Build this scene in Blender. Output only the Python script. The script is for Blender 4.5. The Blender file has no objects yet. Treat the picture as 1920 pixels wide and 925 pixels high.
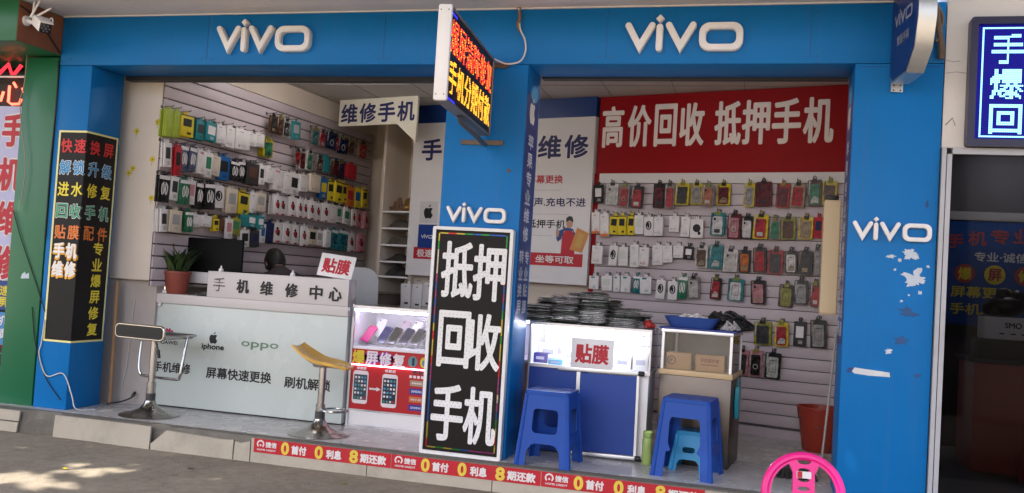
import bpy, bmesh, math, random
from mathutils import Vector, Matrix, noise
from mathutils.geometry import tessellate_polygon
random.seed(11)
PI = math.pi
sc = bpy.context.scene
COL = sc.collection
R = math.radians

# ---------------------------------------------------------------- camera
def camera_axes(yaw, pitch, roll):
    cy, sy, cp, sp = math.cos(yaw), math.sin(yaw), math.cos(pitch), math.sin(pitch)
    f = Vector((-sy*cp, cy*cp, sp)); r = Vector((cy, sy, 0)); u = r.cross(f)
    c, s = math.cos(roll), math.sin(roll)
    return c*r+s*u, -s*r+c*u, f
cr, cu, cf = camera_axes(R(14.966), R(2.151), R(3.488))
cam_data = bpy.data.cameras.new('camera'); cam = bpy.data.objects.new('camera', cam_data); COL.objects.link(cam)
cam_data.lens = 36*1720/1920; cam_data.sensor_width = 36; cam_data.sensor_fit = 'HORIZONTAL'
cam_data.clip_start = .05; cam_data.clip_end = 3000
mw = Matrix((cr, cu, -cf)).transposed().to_4x4(); mw.translation = Vector((5.089, -6.002, 1.2)); cam.matrix_world = mw
sc.camera = cam

# ---------------------------------------------------------------- world, sun, exposure
SUN_TO = Vector((-.30, -.62, 1.0)).normalized()
elev = math.asin(SUN_TO.z)
w = bpy.data.worlds.new('World'); sc.world = w; w.use_nodes = True
nt = w.node_tree; bg = nt.nodes['Background']
sky = nt.nodes.new('ShaderNodeTexSky'); sky.sky_type = 'NISHITA'; sky.sun_disc = False
sky.sun_elevation = elev; sky.sun_rotation = math.atan2(SUN_TO.x, SUN_TO.y); sky.air_density = .62; sky.dust_density = 5; sky.ozone_density = .6
nt.links.new(sky.outputs[0], bg.inputs[0]); bg.inputs[1].default_value = .15
sun = bpy.data.lights.new('sun', 'SUN'); sun.energy = 3.2; sun.angle = R(.6); sun.color = (1, .93, .82)
so = bpy.data.objects.new('sun', sun); COL.objects.link(so); so.location = (0, -8, 14)
so.rotation_euler = (-SUN_TO).to_track_quat('-Z', 'Y').to_euler()
vs = sc.view_settings; sc.display_settings.display_device = 'sRGB'
vs.view_transform = 'Standard'; vs.look = 'None'; vs.exposure = 2.1; vs.gamma = 1; vs.use_curve_mapping = False
sc.render.engine = 'CYCLES'; sc.cycles.use_denoising = True; sc.cycles.max_bounces = 8
sc.cycles.transparent_max_bounces = 16; sc.cycles.caustics_reflective = False; sc.cycles.caustics_refractive = False
sc.cycles.sample_clamp_indirect = 6

# ---------------------------------------------------------------- materials
def S(r, g, b):
    def l(c):
        c /= 255
        return c/12.92 if c <= .04045 else ((c+.055)/1.055)**2.4
    return (l(r), l(g), l(b), 1)
MATS = {}
def mat(name, col, rough=.5, metal=0., var=.10, scale=6., bump=0., bscale=60., coat=0., dirt=0., spec=.34):
    if name in MATS: return MATS[name]
    m = bpy.data.materials.new(name); m.use_nodes = True; t = m.node_tree; N = t.nodes; L = t.links
    p = N['Principled BSDF']; p.inputs['Roughness'].default_value = rough; p.inputs['Metallic'].default_value = metal
    p.inputs['Specular IOR Level'].default_value = spec; p.inputs['Coat Weight'].default_value = coat; p.inputs['Coat Roughness'].default_value = .12
    tc = N.new('ShaderNodeTexCoord'); nz = N.new('ShaderNodeTexNoise'); nz.inputs['Scale'].default_value = scale
    nz.inputs['Detail'].default_value = 6; nz.inputs['Roughness'].default_value = .62
    L.new(tc.outputs['Object'], nz.inputs['Vector'])
    mx = N.new('ShaderNodeMix'); mx.data_type = 'RGBA'
    c = Vector(col[:3]); lo = c*(1-var*1.6); hi = c*(1+var)
    mx.inputs['A'].default_value = (*lo, 1); mx.inputs['B'].default_value = (*[min(.95, v) for v in hi], 1)
    L.new(nz.outputs['Fac'], mx.inputs['Factor']); out = mx.outputs['Result']
    if dirt:
        n2 = N.new('ShaderNodeTexNoise'); n2.inputs['Scale'].default_value = 2.3; n2.inputs['Detail'].default_value = 9
        n2.inputs['Roughness'].default_value = .7; L.new(tc.outputs['Object'], n2.inputs['Vector'])
        rp = N.new('ShaderNodeValToRGB'); rp.color_ramp.elements[0].position = .5; rp.color_ramp.elements[1].position = .78
        rp.color_ramp.elements[0].color = (0, 0, 0, 1); rp.color_ramp.elements[1].color = (dirt, dirt, dirt, 1)
        L.new(n2.outputs['Fac'], rp.inputs['Fac'])
        m2 = N.new('ShaderNodeMix'); m2.data_type = 'RGBA'; m2.inputs['B'].default_value = (.10, .09, .075, 1)
        L.new(rp.outputs['Color'], m2.inputs['Factor']); L.new(out, m2.inputs['A']); out = m2.outputs['Result']
    L.new(out, p.inputs['Base Color'])
    mr = N.new('ShaderNodeMapRange'); mr.inputs['To Min'].default_value = max(.02, rough-.08); mr.inputs['To Max'].default_value = min(1, rough+.1)
    L.new(nz.outputs['Fac'], mr.inputs['Value']); L.new(mr.outputs['Result'], p.inputs['Roughness'])
    if bump:
        n3 = N.new('ShaderNodeTexNoise'); n3.inputs['Scale'].default_value = bscale; n3.inputs['Detail'].default_value = 5
        L.new(tc.outputs['Object'], n3.inputs['Vector']); b = N.new('ShaderNodeBump'); b.inputs['Strength'].default_value = bump
        b.inputs['Distance'].default_value = .01; L.new(n3.outputs['Fac'], b.inputs['Height']); L.new(b.outputs['Normal'], p.inputs['Normal'])
    MATS[name] = m; return m
def glow(name, col, strength):
    if name in MATS: return MATS[name]
    m = bpy.data.materials.new(name); m.use_nodes = True; p = m.node_tree.nodes['Principled BSDF']
    p.inputs['Base Color'].default_value = (*[c*.12 for c in col[:3]], 1); p.inputs['Specular IOR Level'].default_value = .15
    p.inputs['Emission Color'].default_value = col; p.inputs['Emission Strength'].default_value = strength
    MATS[name] = m; return m
def glass(name, tint=(1, 1, 1, 1), ior=1.45):
    m = bpy.data.materials.new(name); m.use_nodes = True; t = m.node_tree; N = t.nodes; L = t.links
    N.remove(N['Principled BSDF']); tr = N.new('ShaderNodeBsdfTransparent'); tr.inputs[0].default_value = tint
    gl = N.new('ShaderNodeBsdfGlossy'); gl.inputs['Roughness'].default_value = .03
    fr = N.new('ShaderNodeFresnel'); fr.inputs['IOR'].default_value = ior
    mx = N.new('ShaderNodeMixShader'); L.new(fr.outputs[0], mx.inputs[0]); L.new(tr.outputs[0], mx.inputs[1]); L.new(gl.outputs[0], mx.inputs[2])
    L.new(mx.outputs[0], N['Material Output'].inputs['Surface']); MATS[name] = m; return m

# ---------------------------------------------------------------- mesh building
GL = {}
def glyphs(s):
    if s not in GL:
        c = bpy.data.curves.new('text_curve', 'FONT'); c.body = s; c.size = 1; c.dimensions = '2D'; c.fill_mode = 'FRONT'; c.resolution_u = 4
        o = bpy.data.objects.new('text_curve', c); me = o.to_mesh()
        V = [(v.co.x, v.co.y) for v in me.vertices]; F = [tuple(p.vertices) for p in me.polygons]
        o.to_mesh_clear(); bpy.data.objects.remove(o); bpy.data.curves.remove(c)
        xs = [a for a, b in V]; ys = [b for a, b in V]
        x0, x1, y0, y1 = min(xs), max(xs), min(ys), max(ys)
        GL[s] = ([((a-(x0+x1)/2)/(x1-x0), (b-(y0+y1)/2)/(y1-y0)) for a, b in V], F)
    return GL[s]
def raster(s, n):
    V, F = glyphs(s); g = set()
    for f in F:
        for k in range(1, len(f)-1):
            a, b, c = V[f[0]], V[f[k]], V[f[k+1]]
            d = (b[0]-a[0])*(c[1]-a[1])-(c[0]-a[0])*(b[1]-a[1])
            if abs(d) < 1e-12: continue
            for i in range(max(0, int((min(a[0], b[0], c[0])+.5)*n)), min(n, int((max(a[0], b[0], c[0])+.5)*n)+1)):
                for j in range(max(0, int((min(a[1], b[1], c[1])+.5)*n)), min(n, int((max(a[1], b[1], c[1])+.5)*n)+1)):
                    for ox, oy in ((.5, .5), (.25, .3), (.75, .7), (.3, .75), (.7, .25)):
                        x, y = (i+ox)/n-.5, (j+oy)/n-.5
                        u = ((x-a[0])*(c[1]-a[1])-(c[0]-a[0])*(y-a[1]))/d; v = ((b[0]-a[0])*(y-a[1])-(x-a[0])*(b[1]-a[1]))/d
                        if u >= 0 and v >= 0 and u+v <= 1: g.add((i, j)); break
    return g
def rrect(w, h, r, n=4, cx=0, cz=0):
    P = []
    for sx, sz, a0 in ((1, 1, 0), (-1, 1, 90), (-1, -1, 180), (1, -1, 270)):
        for k in range(n+1):
            a = R(a0+90*k/n); P.append((cx+sx*(w/2-r)+r*math.cos(a), cz+sz*(h/2-r)+r*math.sin(a)))
    return P
def ell(rx, rz, n=24, cx=0, cz=0): return [(cx+rx*math.cos(2*PI*k/n), cz+rz*math.sin(2*PI*k/n)) for k in range(n)]
def stroke(pts, w, n=6):
    P = [Vector(p) for p in pts]; L_, R_ = [], []
    for i, p in enumerate(P):
        if i == 0: d = (P[1]-p).normalized(); k = 1
        elif i == len(P)-1: d = (p-P[-2]).normalized(); k = 1
        else:
            d1 = (p-P[i-1]).normalized(); d2 = (P[i+1]-p).normalized(); d = (d1+d2).normalized(); k = 1/max(.35, d.dot(d1))
        nn = Vector((-d.y, d.x))*w/2*k; L_.append(p+nn); R_.append(p-nn)
    def cap(c, d):
        a0 = math.atan2(d.y, d.x)
        return [c+Vector((math.cos(a0-PI/2+PI*k/n), math.sin(a0-PI/2+PI*k/n)))*w/2 for k in range(1, n)]
    out = L_[:1] if False else []
    out += R_ + cap(P[-1], (P[-1]-P[-2]).normalized()) + L_[::-1] + cap(P[0], (P[0]-P[1]).normalized())
    return [(q.x, q.y) for q in out]
def smooth(pts, n=6):
    P = [Vector(p) for p in pts]; out = []
    for i in range(len(P)-1):
        a, b, c, d = P[max(i-1, 0)], P[i], P[i+1], P[min(i+2, len(P)-1)]
        for k in range(n):
            t = k/n; out.append(.5*((2*b)+(c-a)*t+(2*a-5*b+4*c-d)*t*t+(3*b-a-3*c+d)*t**3))
    return out+[P[-1]]
class MB:
    def __init__(s): s.v = []; s.f = []; s.m = []; s.mi = 0
    def add(s, V, F, M=None):
        b = len(s.v); s.v += [(M @ Vector(p)) if M else Vector(p) for p in V]
        s.f += [tuple(i+b for i in f) for f in F]; s.m += [s.mi]*len(F); return s
    def mat(s, i): s.mi = i; return s
    def box(s, x0, x1, y0, y1, z0, z1, M=None, bev=0.):
        if bev:
            bm = bmesh.new(); bmesh.ops.create_cube(bm, size=1)
            for v in bm.verts: v.co = Vector(((x0+x1)/2+v.co.x*(x1-x0), (y0+y1)/2+v.co.y*(y1-y0), (z0+z1)/2+v.co.z*(z1-z0)))
            bmesh.ops.bevel(bm, geom=bm.edges[:], offset=bev, segments=2, affect='EDGES', profile=.5); bm.verts.index_update()
            s.add([v.co.copy() for v in bm.verts], [tuple(v.index for v in f.verts) for f in bm.faces], M); bm.free(); return s
        V = [(x, y, z) for x in (x0, x1) for y in (y0, y1) for z in (z0, z1)]
        return s.add(V, [(0, 1, 3, 2), (4, 6, 7, 5), (0, 4, 5, 1), (2, 3, 7, 6), (0, 2, 6, 4), (1, 5, 7, 3)], M)
    def plate(s, loops, y0, y1, M=None, mp=None):
        T = tessellate_polygon([[Vector((x, z, 0)) for x, z in l] for l in loops])
        P = [p for l in loops for p in l]; n = len(P); mp = mp or (lambda x, z, y: Vector((x, y, z)))
        V = [mp(x, z, y0) for x, z in P]+[mp(x, z, y1) for x, z in P]
        F = []
        for a, b, c in T:
            ar = (P[b][0]-P[a][0])*(P[c][1]-P[a][1])-(P[c][0]-P[a][0])*(P[b][1]-P[a][1])
            if ar < 0: a, c = c, a
            F += [(a, b, c), (c+n, b+n, a+n)]
        o = 0
        for l in loops:
            k = len(l); F += [(o+i, o+i+n, o+(i+1) % k+n, o+(i+1) % k) for i in range(k)]; o += k
        return s.add(V, F, M)
    def tube(s, pts, r, n=8, closed=False, M=None):
        P = [Vector(p) for p in pts]; k = len(P); rs = r if isinstance(r, (list, tuple)) else [r]*k; V = []; F = []; up = None
        for i, p in enumerate(P):
            a = P[i-1] if (i or closed) else p; b = P[(i+1) % k] if (i < k-1 or closed) else p
            d = (b-a).normalized()
            if up is None: up = Vector((0, 0, 1)) if abs(d.z) < .9 else Vector((1, 0, 0))
            u = (up-d*up.dot(d)).normalized(); up = u; v = d.cross(u)
            V += [p+(u*math.cos(2*PI*j/n)+v*math.sin(2*PI*j/n))*rs[i] for j in range(n)]
        for i in range(k if closed else k-1):
            a, b = i*n, ((i+1) % k)*n
            F += [(a+j, a+(j+1) % n, b+(j+1) % n, b+j) for j in range(n)]
        if not closed: F += [tuple(range(n))[::-1], tuple((k-1)*n+j for j in range(n))]
        return s.add(V, F, M)
    def lathe(s, prof, n=28, M=None):
        V = []; F = []; k = len(prof)
        for r, z in prof: V += [(r*math.cos(2*PI*j/n), r*math.sin(2*PI*j/n), z) for j in range(n)]
        for i in range(k-1): F += [(i*n+j, i*n+(j+1) % n, (i+1)*n+(j+1) % n, (i+1)*n+j) for j in range(n)]
        F += [tuple(range(n))[::-1], tuple((k-1)*n+j for j in range(n))]
        return s.add(V, F, M)
    def ball(s, c, rx, ry, rz, n=14, M=None):
        h = n//2; V = [(c[0], c[1], c[2]-rz)]; F = []
        for i in range(1, h):
            a = -PI/2+PI*i/h
            V += [(c[0]+rx*math.cos(a)*math.cos(2*PI*j/n), c[1]+ry*math.cos(a)*math.sin(2*PI*j/n), c[2]+rz*math.sin(a)) for j in range(n)]
        V.append((c[0], c[1], c[2]+rz)); t = len(V)-1
        F += [(0, 1+(j+1) % n, 1+j) for j in range(n)]
        for i in range(h-2): F += [(1+i*n+j, 1+i*n+(j+1) % n, 1+(i+1)*n+(j+1) % n, 1+(i+1)*n+j) for j in range(n)]
        F += [(t, 1+(h-2)*n+j, 1+(h-2)*n+(j+1) % n) for j in range(n)]
        return s.add(V, F, M)
    def text(s, t, cx, cz, w, h, y, bold=.02, M=None, mp=None, k=8):
        V, F = glyphs(t); b = bold*h; mp = mp or (lambda x, z, yy: Vector((x, yy, z)))
        W, H = w-2*b, h-2*b
        offs = [(0, 0)]+([(b*math.cos(2*PI*i/k), b*math.sin(2*PI*i/k)) for i in range(k)] if b else [])
        for i, (ox, oz) in enumerate(offs):
            s.add([mp(cx+x*W+ox, cz+z*H+oz, y-i*.00012) for x, z in V], F, M)
        return s
    def build(s, name, m, parent=None, loc=None, rz=0., rot=None, sharp=.6):
        me = bpy.data.meshes.new(name); me.from_pydata([tuple(v) for v in s.v], [], s.f)
        for k in (m if isinstance(m, (list, tuple)) else [m]): me.materials.append(k)
        me.polygons.foreach_set('material_index', s.m); me.polygons.foreach_set('use_smooth', [True]*len(s.f)); me.update()
        try: me.set_sharp_from_angle(angle=sharp)
        except Exception: pass
        o = bpy.data.objects.new(name, me); COL.objects.link(o)
        if parent: o.parent = parent
        if loc is not None: o.location = loc
        o.rotation_euler = rot if rot else (0, 0, rz)
        return o
def tag(o, label, cat, group=None):
    o['label'] = label; o['category'] = cat
    if group: o['group'] = group
    return o
def thing(name, label, cat, loc=(0, 0, 0), rz=0., group=None, rot=None):
    o = bpy.data.objects.new(name, None); COL.objects.link(o); o.location = loc; o.rotation_euler = rot if rot else (0, 0, rz)
    o.empty_display_size = .1
    return tag(o, label, cat, group)
def structure(o): o['kind'] = 'structure'; return o
def Rx(a): return Matrix.Rotation(a, 4, 'X')
def Ry(a): return Matrix.Rotation(a, 4, 'Y')
def Rz(a): return Matrix.Rotation(a, 4, 'Z')
def T(x, y, z): return Matrix.Translation((x, y, z))
ORD = 'first second third fourth fifth sixth seventh eighth ninth tenth eleventh twelfth thirteenth fourteenth fifteenth sixteenth seventeenth eighteenth nineteenth twentieth twenty-first twenty-second twenty-third twenty-fourth twenty-fifth twenty-sixth'.split()
def apple(k, cx, cz):      # fruit outline with a bite and a leaf, two loops
    pts = [(0, .30), (.12, .36), (.27, .35), (.38, .26), (.28, .15), (.27, -.02), (.36, -.14), (.42, -.17), (.34, -.36), (.22, -.49), (.10, -.46), (0, -.44), (-.10, -.46), (-.22, -.49), (-.36, -.32), (-.43, -.08), (-.42, .14), (-.33, .30), (-.18, .36), (0, .30)]
    P = [(p.x, p.y) for p in smooth(pts, 3)][:-1]
    leaf = [(0.0, .40), (.02, .50), (.09, .58), (.19, .62), (.18, .52), (.11, .44)]
    return [[(cx+x*k, cz+z*k) for x, z in P]], [[(cx+x*k, cz+z*k) for x, z in leaf]]

# ---------------------------------------------------------------- palette
BLUE = mat('blue_vinyl', (.006, .150, .425, 1), .42, 0, .13, 1.3, .12, 2.2, dirt=.03, spec=.13)  # dirt blotches here paint uneven light into the blue
BLUE_DK = mat('blue_vinyl_dark', (.010, .045, .17, 1), .45, 0, .1, 3)
WHITE = mat('white_plastic', (.76, .74, .74, 1), .35, 0, .04)
LOGOW = mat('logo_white', (.74, .72, .71, 1), .42, 0, .08, 12, dirt=.30)
HOOKM = mat('hook_steel', (.12, .115, .11, 1), .42, .6)
WHITE_B = mat('white_board', (.62, .60, .61, 1), .45, 0, .05, 3)
CREAM = mat('cream_plaster', (.56, .48, .40, 1), .7, 0, .08, 3, .1, 120)
CEIL = mat('ceiling_board', (.50, .47, .44, 1), .8, 0, .06, 4)
SOFF = mat('soffit_plaster', (.68, .64, .64, 1), .8, 0, .10, 2.2, .15, 80, dirt=.18)
SLAT = mat('slat_board', (.47, .405, .43, 1), .5, 0, .06, 5)
SLAT_D = mat('slat_groove', (.10, .085, .09, 1), .6)
RED = mat('red_print', (.26, .004, .007, 1), .5, 0, .08, 3, spec=.12)
REDT = mat('red_letter', (.42, .012, .025, 1), .5)
NAVY = mat('navy_print', (.012, .014, .09, 1), .5)
NAVYB = mat('navy_blue_print', (.006, .035, .19, 1), .42, 0, .06, 3)
BLACK = mat('black_print', (.012, .012, .013, 1), .45)
BLACK_G = mat('black_gloss', (.010, .010, .011, 1), .16)
CHROME = mat('chrome', (.46, .45, .44, 1), .16, 1., .1, 8)
STEEL = mat('brushed_steel', (.115, .098, .085, 1), .34, 1., .35, 2.5)
ALU = mat('aluminium', (.55, .55, .56, 1), .38, .9, .08)
YEL = mat('yellow_print', (.62, .50, .03, 1), .5)
ORG = mat('orange_print', (.60, .16, .03, 1), .5)
GRN = mat('green_print', (.03, .22, .12, 1), .5)
CYAN = mat('cyan_print', (.05, .32, .58, 1), .5)
DARK = mat('dark_matter', (.03, .027, .027, 1), .7)
BROWN = mat('brown_matter', (.12, .065, .035, 1), .6, 0, .2, 9)
CARD = mat('cardboard', (.36, .21, .105, 1), .75, 0, .12, 6)
# faint rain streaks running down the blue vinyl
_t = BLUE.node_tree; _N = _t.nodes; _L = _t.links; _p = _N['Principled BSDF']; _src = _p.inputs['Base Color'].links[0].from_socket
_tc = _N.new('ShaderNodeTexCoord'); _mp = _N.new('ShaderNodeMapping'); _mp.inputs['Scale'].default_value = (26, 26, .8); _L.new(_tc.outputs['Object'], _mp.inputs['Vector'])
_nz = _N.new('ShaderNodeTexNoise'); _nz.inputs['Scale'].default_value = 1; _nz.inputs['Detail'].default_value = 5; _L.new(_mp.outputs['Vector'], _nz.inputs['Vector'])
_rp = _N.new('ShaderNodeValToRGB'); _rp.color_ramp.elements[0].position = .56; _rp.color_ramp.elements[1].position = .80; _rp.color_ramp.elements[1].color = (.13, .13, .13, 1); _rp.color_ramp.elements[0].color = (0, 0, 0, 1)
_L.new(_nz.outputs['Fac'], _rp.inputs['Fac']); _mx = _N.new('ShaderNodeMix'); _mx.data_type = 'RGBA'; _mx.inputs['B'].default_value = (.12, .14, .17, 1)
_L.new(_rp.outputs['Color'], _mx.inputs['Factor']); _L.new(_src, _mx.inputs['A']); _L.new(_mx.outputs['Result'], _p.inputs['Base Color'])
PCOL = {'white': (.66, .63, .63), 'black': (.014, .014, .015), 'red': (.40, .018, .03), 'maroon': (.12, .010, .02), 'yellow': (.62, .48, .02), 'grey': (.32, .31, .32), 'dark': (.035, .033, .035), 'clear': (.24, .21, .20), 'copper': (.42, .16, .10), 'tan': (.33, .24, .15), 'brown': (.10, .045, .028), 'green': (.03, .20, .10), 'teal': (.015, .20, .22), 'pale': (.55, .56, .52), 'orange': (.58, .15, .025), 'pink': (.50, .22, .25), 'olive': (.26, .26, .03), 'lime': (.34, .42, .05), 'navy': (.010, .018, .07), 'slate': (.10, .12, .20), 'cream': (.58, .50, .40), 'blue': (.01, .10, .30), 'silver': (.55, .52, .50)}
def pm(c, film=False):
    return mat(c+('_film' if film else '_card'), (*[v*(.8 if film else 1) for v in PCOL[c]], 1), .27 if film else .55, 0, .6 if film else .14, 30 if film else 22, .3 if film else 0, 30, spec=.22)  # strong film mottle paints gloss as well as print

# ================================================================ setting
FZ = 2.68          # opening height; fascia up to 3.06; street lies at -0.17
def ground_material():
    m = bpy.data.materials.new('street_concrete'); m.use_nodes = True; t = m.node_tree; N = t.nodes; L = t.links; p = N['Principled BSDF']
    tc = N.new('ShaderNodeTexCoord')
    def nz(s, d=8, r=.65):
        n = N.new('ShaderNodeTexNoise'); n.inputs['Scale'].default_value = s; n.inputs['Detail'].default_value = d; n.inputs['Roughness'].default_value = r
        L.new(tc.outputs['Object'], n.inputs['Vector']); return n
    a, b, c = nz(1.4), nz(14), nz(90, 4)
    rp = N.new('ShaderNodeValToRGB'); e = rp.color_ramp.elements; e[0].position = .3; e[1].position = .72
    e[0].color = (.135, .113, .082, 1); e[1].color = (.33, .285, .222, 1)
    m1 = N.new('ShaderNodeMath'); m1.operation = 'MULTIPLY_ADD'; m1.inputs[1].default_value = .55; L.new(a.outputs['Fac'], m1.inputs[0])
    m2 = N.new('ShaderNodeMath'); m2.operation = 'MULTIPLY'; m2.inputs[1].default_value = .45; L.new(b.outputs['Fac'], m2.inputs[0]); L.new(m2.outputs[0], m1.inputs[2])
    d_ = nz(260, 3, .8); m4 = N.new('ShaderNodeMath'); m4.operation = 'MULTIPLY_ADD'; m4.inputs[1].default_value = .42; L.new(d_.outputs['Fac'], m4.inputs[0]); m5 = N.new('ShaderNodeMath'); m5.operation = 'SUBTRACT'; m5.inputs[1].default_value = .21; L.new(m1.outputs[0], m5.inputs[0]); L.new(m5.outputs[0], m4.inputs[2]); L.new(m4.outputs[0], rp.inputs['Fac'])
    vo = N.new('ShaderNodeTexVoronoi'); vo.feature = 'DISTANCE_TO_EDGE'; vo.inputs['Scale'].default_value = 1.1
    wv = N.new('ShaderNodeMix'); wv.data_type = 'VECTOR'; wv.inputs['Factor'].default_value = .12; L.new(tc.outputs['Object'], wv.inputs['A']); L.new(b.outputs['Color'], wv.inputs['B']); L.new(wv.outputs['Result'], vo.inputs['Vector'])
    cr_ = N.new('ShaderNodeMapRange'); cr_.inputs['From Max'].default_value = .006; cr_.inputs['To Min'].default_value = .7; L.new(vo.outputs['Distance'], cr_.inputs['Value'])
    mu = N.new('ShaderNodeMix'); mu.data_type = 'RGBA'; mu.blend_type = 'MULTIPLY'; mu.inputs['Factor'].default_value = 1; L.new(rp.outputs['Color'], mu.inputs['A']); L.new(cr_.outputs['Result'], mu.inputs['B'])
    L.new(mu.outputs['Result'], p.inputs['Base Color']); p.inputs['Roughness'].default_value = .85
    ad = N.new('ShaderNodeMath'); ad.operation = 'ADD'; L.new(b.outputs['Fac'], ad.inputs[0]); L.new(c.outputs['Fac'], ad.inputs[1])
    bp = N.new('ShaderNodeBump'); bp.inputs['Strength'].default_value = .55; bp.inputs['Distance'].default_value = .02; L.new(ad.outputs[0], bp.inputs['Height']); L.new(bp.outputs['Normal'], p.inputs['Normal'])
    return m
STREET = ground_material()
STEPM = mat('step_concrete', (.17, .155, .13, 1), .9, 0, .35, 7, .8, 35)
FLOORM = mat('floor_tile', (.50, .485, .475, 1), .26, 0, .14, 2.5, .05, 60, dirt=.28)
TILEM = mat('kerb_tile', (.42, .375, .30, 1), .5, 0, .09, 5, .06, 40, dirt=.45)
structure(MB().plate([[(-400, -400), (400, -400), (400, 400), (-400, 400)]], 0, .02, Rx(-PI/2)).build('street', STREET, loc=(0, 0, -.17)))
# shop floor slab with a broken front edge
g = MB(); n = 150; x0, x1 = -2.2, 6.12; V = []; F = []
def lip(x): return -.183+.014*noise.noise(Vector((x*3, 1, 0)))+.010*noise.noise(Vector((x*14, 5, 0)))-(.0)
def sag(x):
    d = .0
    if -.19 < x < .10 or .90 < x < 1.10: d = .06
    if 1.05 < x < 2.0: d = .035*max(0, noise.noise(Vector((x*4, 9, 0)))+.5)
    return d
for i in range(n+1):
    x = x0+(x1-x0)*i/n; y = lip(x)
    V += [(x, y+sag(x)*.7, -.19), (x, y+sag(x)*.35, -.06), (x, y+sag(x)+.008, -.002), (x, -.08, 0), (x, .36, 0), (x, 5.0, 0)]
for i in range(n):
    for j in range(5): F.append((i*6+j, (i+1)*6+j, (i+1)*6+j+1, i*6+j+1))
g.add(V, F); g.m = [0 if k % 5 < 3 else 1 for k in range(len(F))]
floor = structure(g.build('shop_floor', [STEPM, FLOORM]))
def kt(loop, name='kerb_tile'): return MB().plate([loop], -.209, -.193).build(name, TILEM, floor)
kt([(.095, -.165), (.50, -.166), (.50, -.168), (.925, -.17), (.93, -.006), (.45, -.004), (.105, -.003)])
kt([(.935, -.13), (1.06, -.022), (1.33, -.03), (1.52, -.038), (1.605, -.034), (1.603, -.17), (.94, -.17)])
kt([(1.612, -.17), (1.617, -.04), (1.66, -.048), (1.735, -.03), (1.738, -.17)])
for a, b in ((1.745, 2.62), (2.626, 3.5), (3.506, 4.4), (4.406, 5.3), (5.306, 6.12)): kt([(a, -.17), (b, -.17), (b, -.006), (a, -.006)])
kt([(-1.4, -.085), (-.22, -.08), (-.212, -.004), (-1.4, -.004)]); kt([(-1.4, -.17), (-.235, -.165), (-.226, -.09), (-1.4, -.095)])

bld = thing('shop_building', 'two bay ground floor shop clad in blue vinyl, with an open front', 'building')
def pillar(x0, x1): return MB().box(x0, x1, 0, .38, 0, FZ, bev=.006).build('pillar', BLUE, bld)
pil_l = pillar(-.29, .012); pil_c = pillar(2.952, 3.525); pil_r = pillar(5.622, 6.132)
fas = MB().box(-.29, 6.132, 0, .38, FZ+.002, 3.06, bev=.004).build('fascia', BLUE, bld)
MB().box(-.285, 5.83, -.012, 0.1, 3.061, 3.069).build('white_edge_trim', WHITE, bld)
MB().box(.014, 2.95, .39, .47, 2.652, 2.9).box(3.527, 5.62, .39, .47, 2.672, 2.9).build('shutter_box', mat('shutter_dark', (.03, .03, .035, 1), .5), bld)
MB().box(-3.2, 5.83, -.85, 5.2, 3.07, 3.24).build('overhang_slab', SOFF, bld)
# seams of the vinyl sheets
sm = MB(); sd_ = MB()
for x in (-.2, .98, 1.06, 2.41, 2.49, 4.01, 4.09, 5.31, 5.39, 5.9):
    for z in (2.73, 3.02): sd_.lathe([(.006, 0), (.005, .0025)], 10, T(x, 0, z) @ Rx(PI/2))
sd_.build('screw_head', mat('screw_blue', (.05, .09, .16, 1), .4, .4), bld)
for x in (1.02, 2.45, 4.05, 5.35): sm.box(x, x+.0025, -.0012, .001, 2.72, 3.05)
sm.box(5.64, 6.12, -.0012, .001, 2.66, 2.663); sm.build('sheet_seam', BLUE_DK, bld)
# room shell
MB().box(-.06, 6.3, .39, 4.6, 3.03, 3.065).build('ceiling', CEIL, bld)
cg = MB()
for k in range(1, 9): cg.box(-.05+k*.62, -.046+k*.62, .5, 4.5, 3.026, 3.0301)
for k in range(1, 7): cg.box(-.05, 6.2, .4+k*.6, .404+k*.6, 3.0255, 3.0295)
cg.build('ceiling_seam', mat('seam_grey', (.2, .19, .18, 1), .8), bld)
AL = math.atan2(1, .082); LWP = Vector((.32, .5, 0)); LWD = Vector((math.cos(AL), math.sin(AL), 0))
AB = math.atan2(-.27, 1); BO = Vector((3.54, 2.746, 0)); BD = Vector((math.cos(AB), math.sin(AB), 0)); BN = Vector((BD.y, -BD.x, 0))
MB().box(.44, 4.2, .07, .16, 0, 3.03).build('side_wall', CREAM, bld, LWP, AL)
MB().box(-3.4, -2.60, .55, .65, 0, 3.03).box(-2.60, -2.5, .45, .5, 0, 3.03).box(-2.5, -2.12, .45, .5, 0, 3.03).box(-2.599, -2.56, .0, .55, 0, 3.03).box(-2.16, 2.6, .06, .15, 0, 3.03).box(-2.16, -2.12, .0, .45, 0, 3.03).build('back_wall', CREAM, bld, BO, AB)
MB().box(5.92, 6.02, .385, 2.6, 0, 3.03).build('side_wall', CREAM, bld)
MB().box(-.10, .326, .5, .92, 1.02, 3.028, bev=.02).build('wall_box', mat('cream_box', (.70, .62, .54, 1), .6, 0, .06, 3), bld)
MB().box(-.2, .326, .57, .67, 0, 1.018).build('return_wall', mat('grey_plaster', (.44, .39, .36, 1), .8, 0, .1, 3), bld)
MB().box(.327, .62, .84, 1.0, 1.02, 1.115, bev=.004).build('wall_ledge', WHITE_B, bld)
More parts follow.
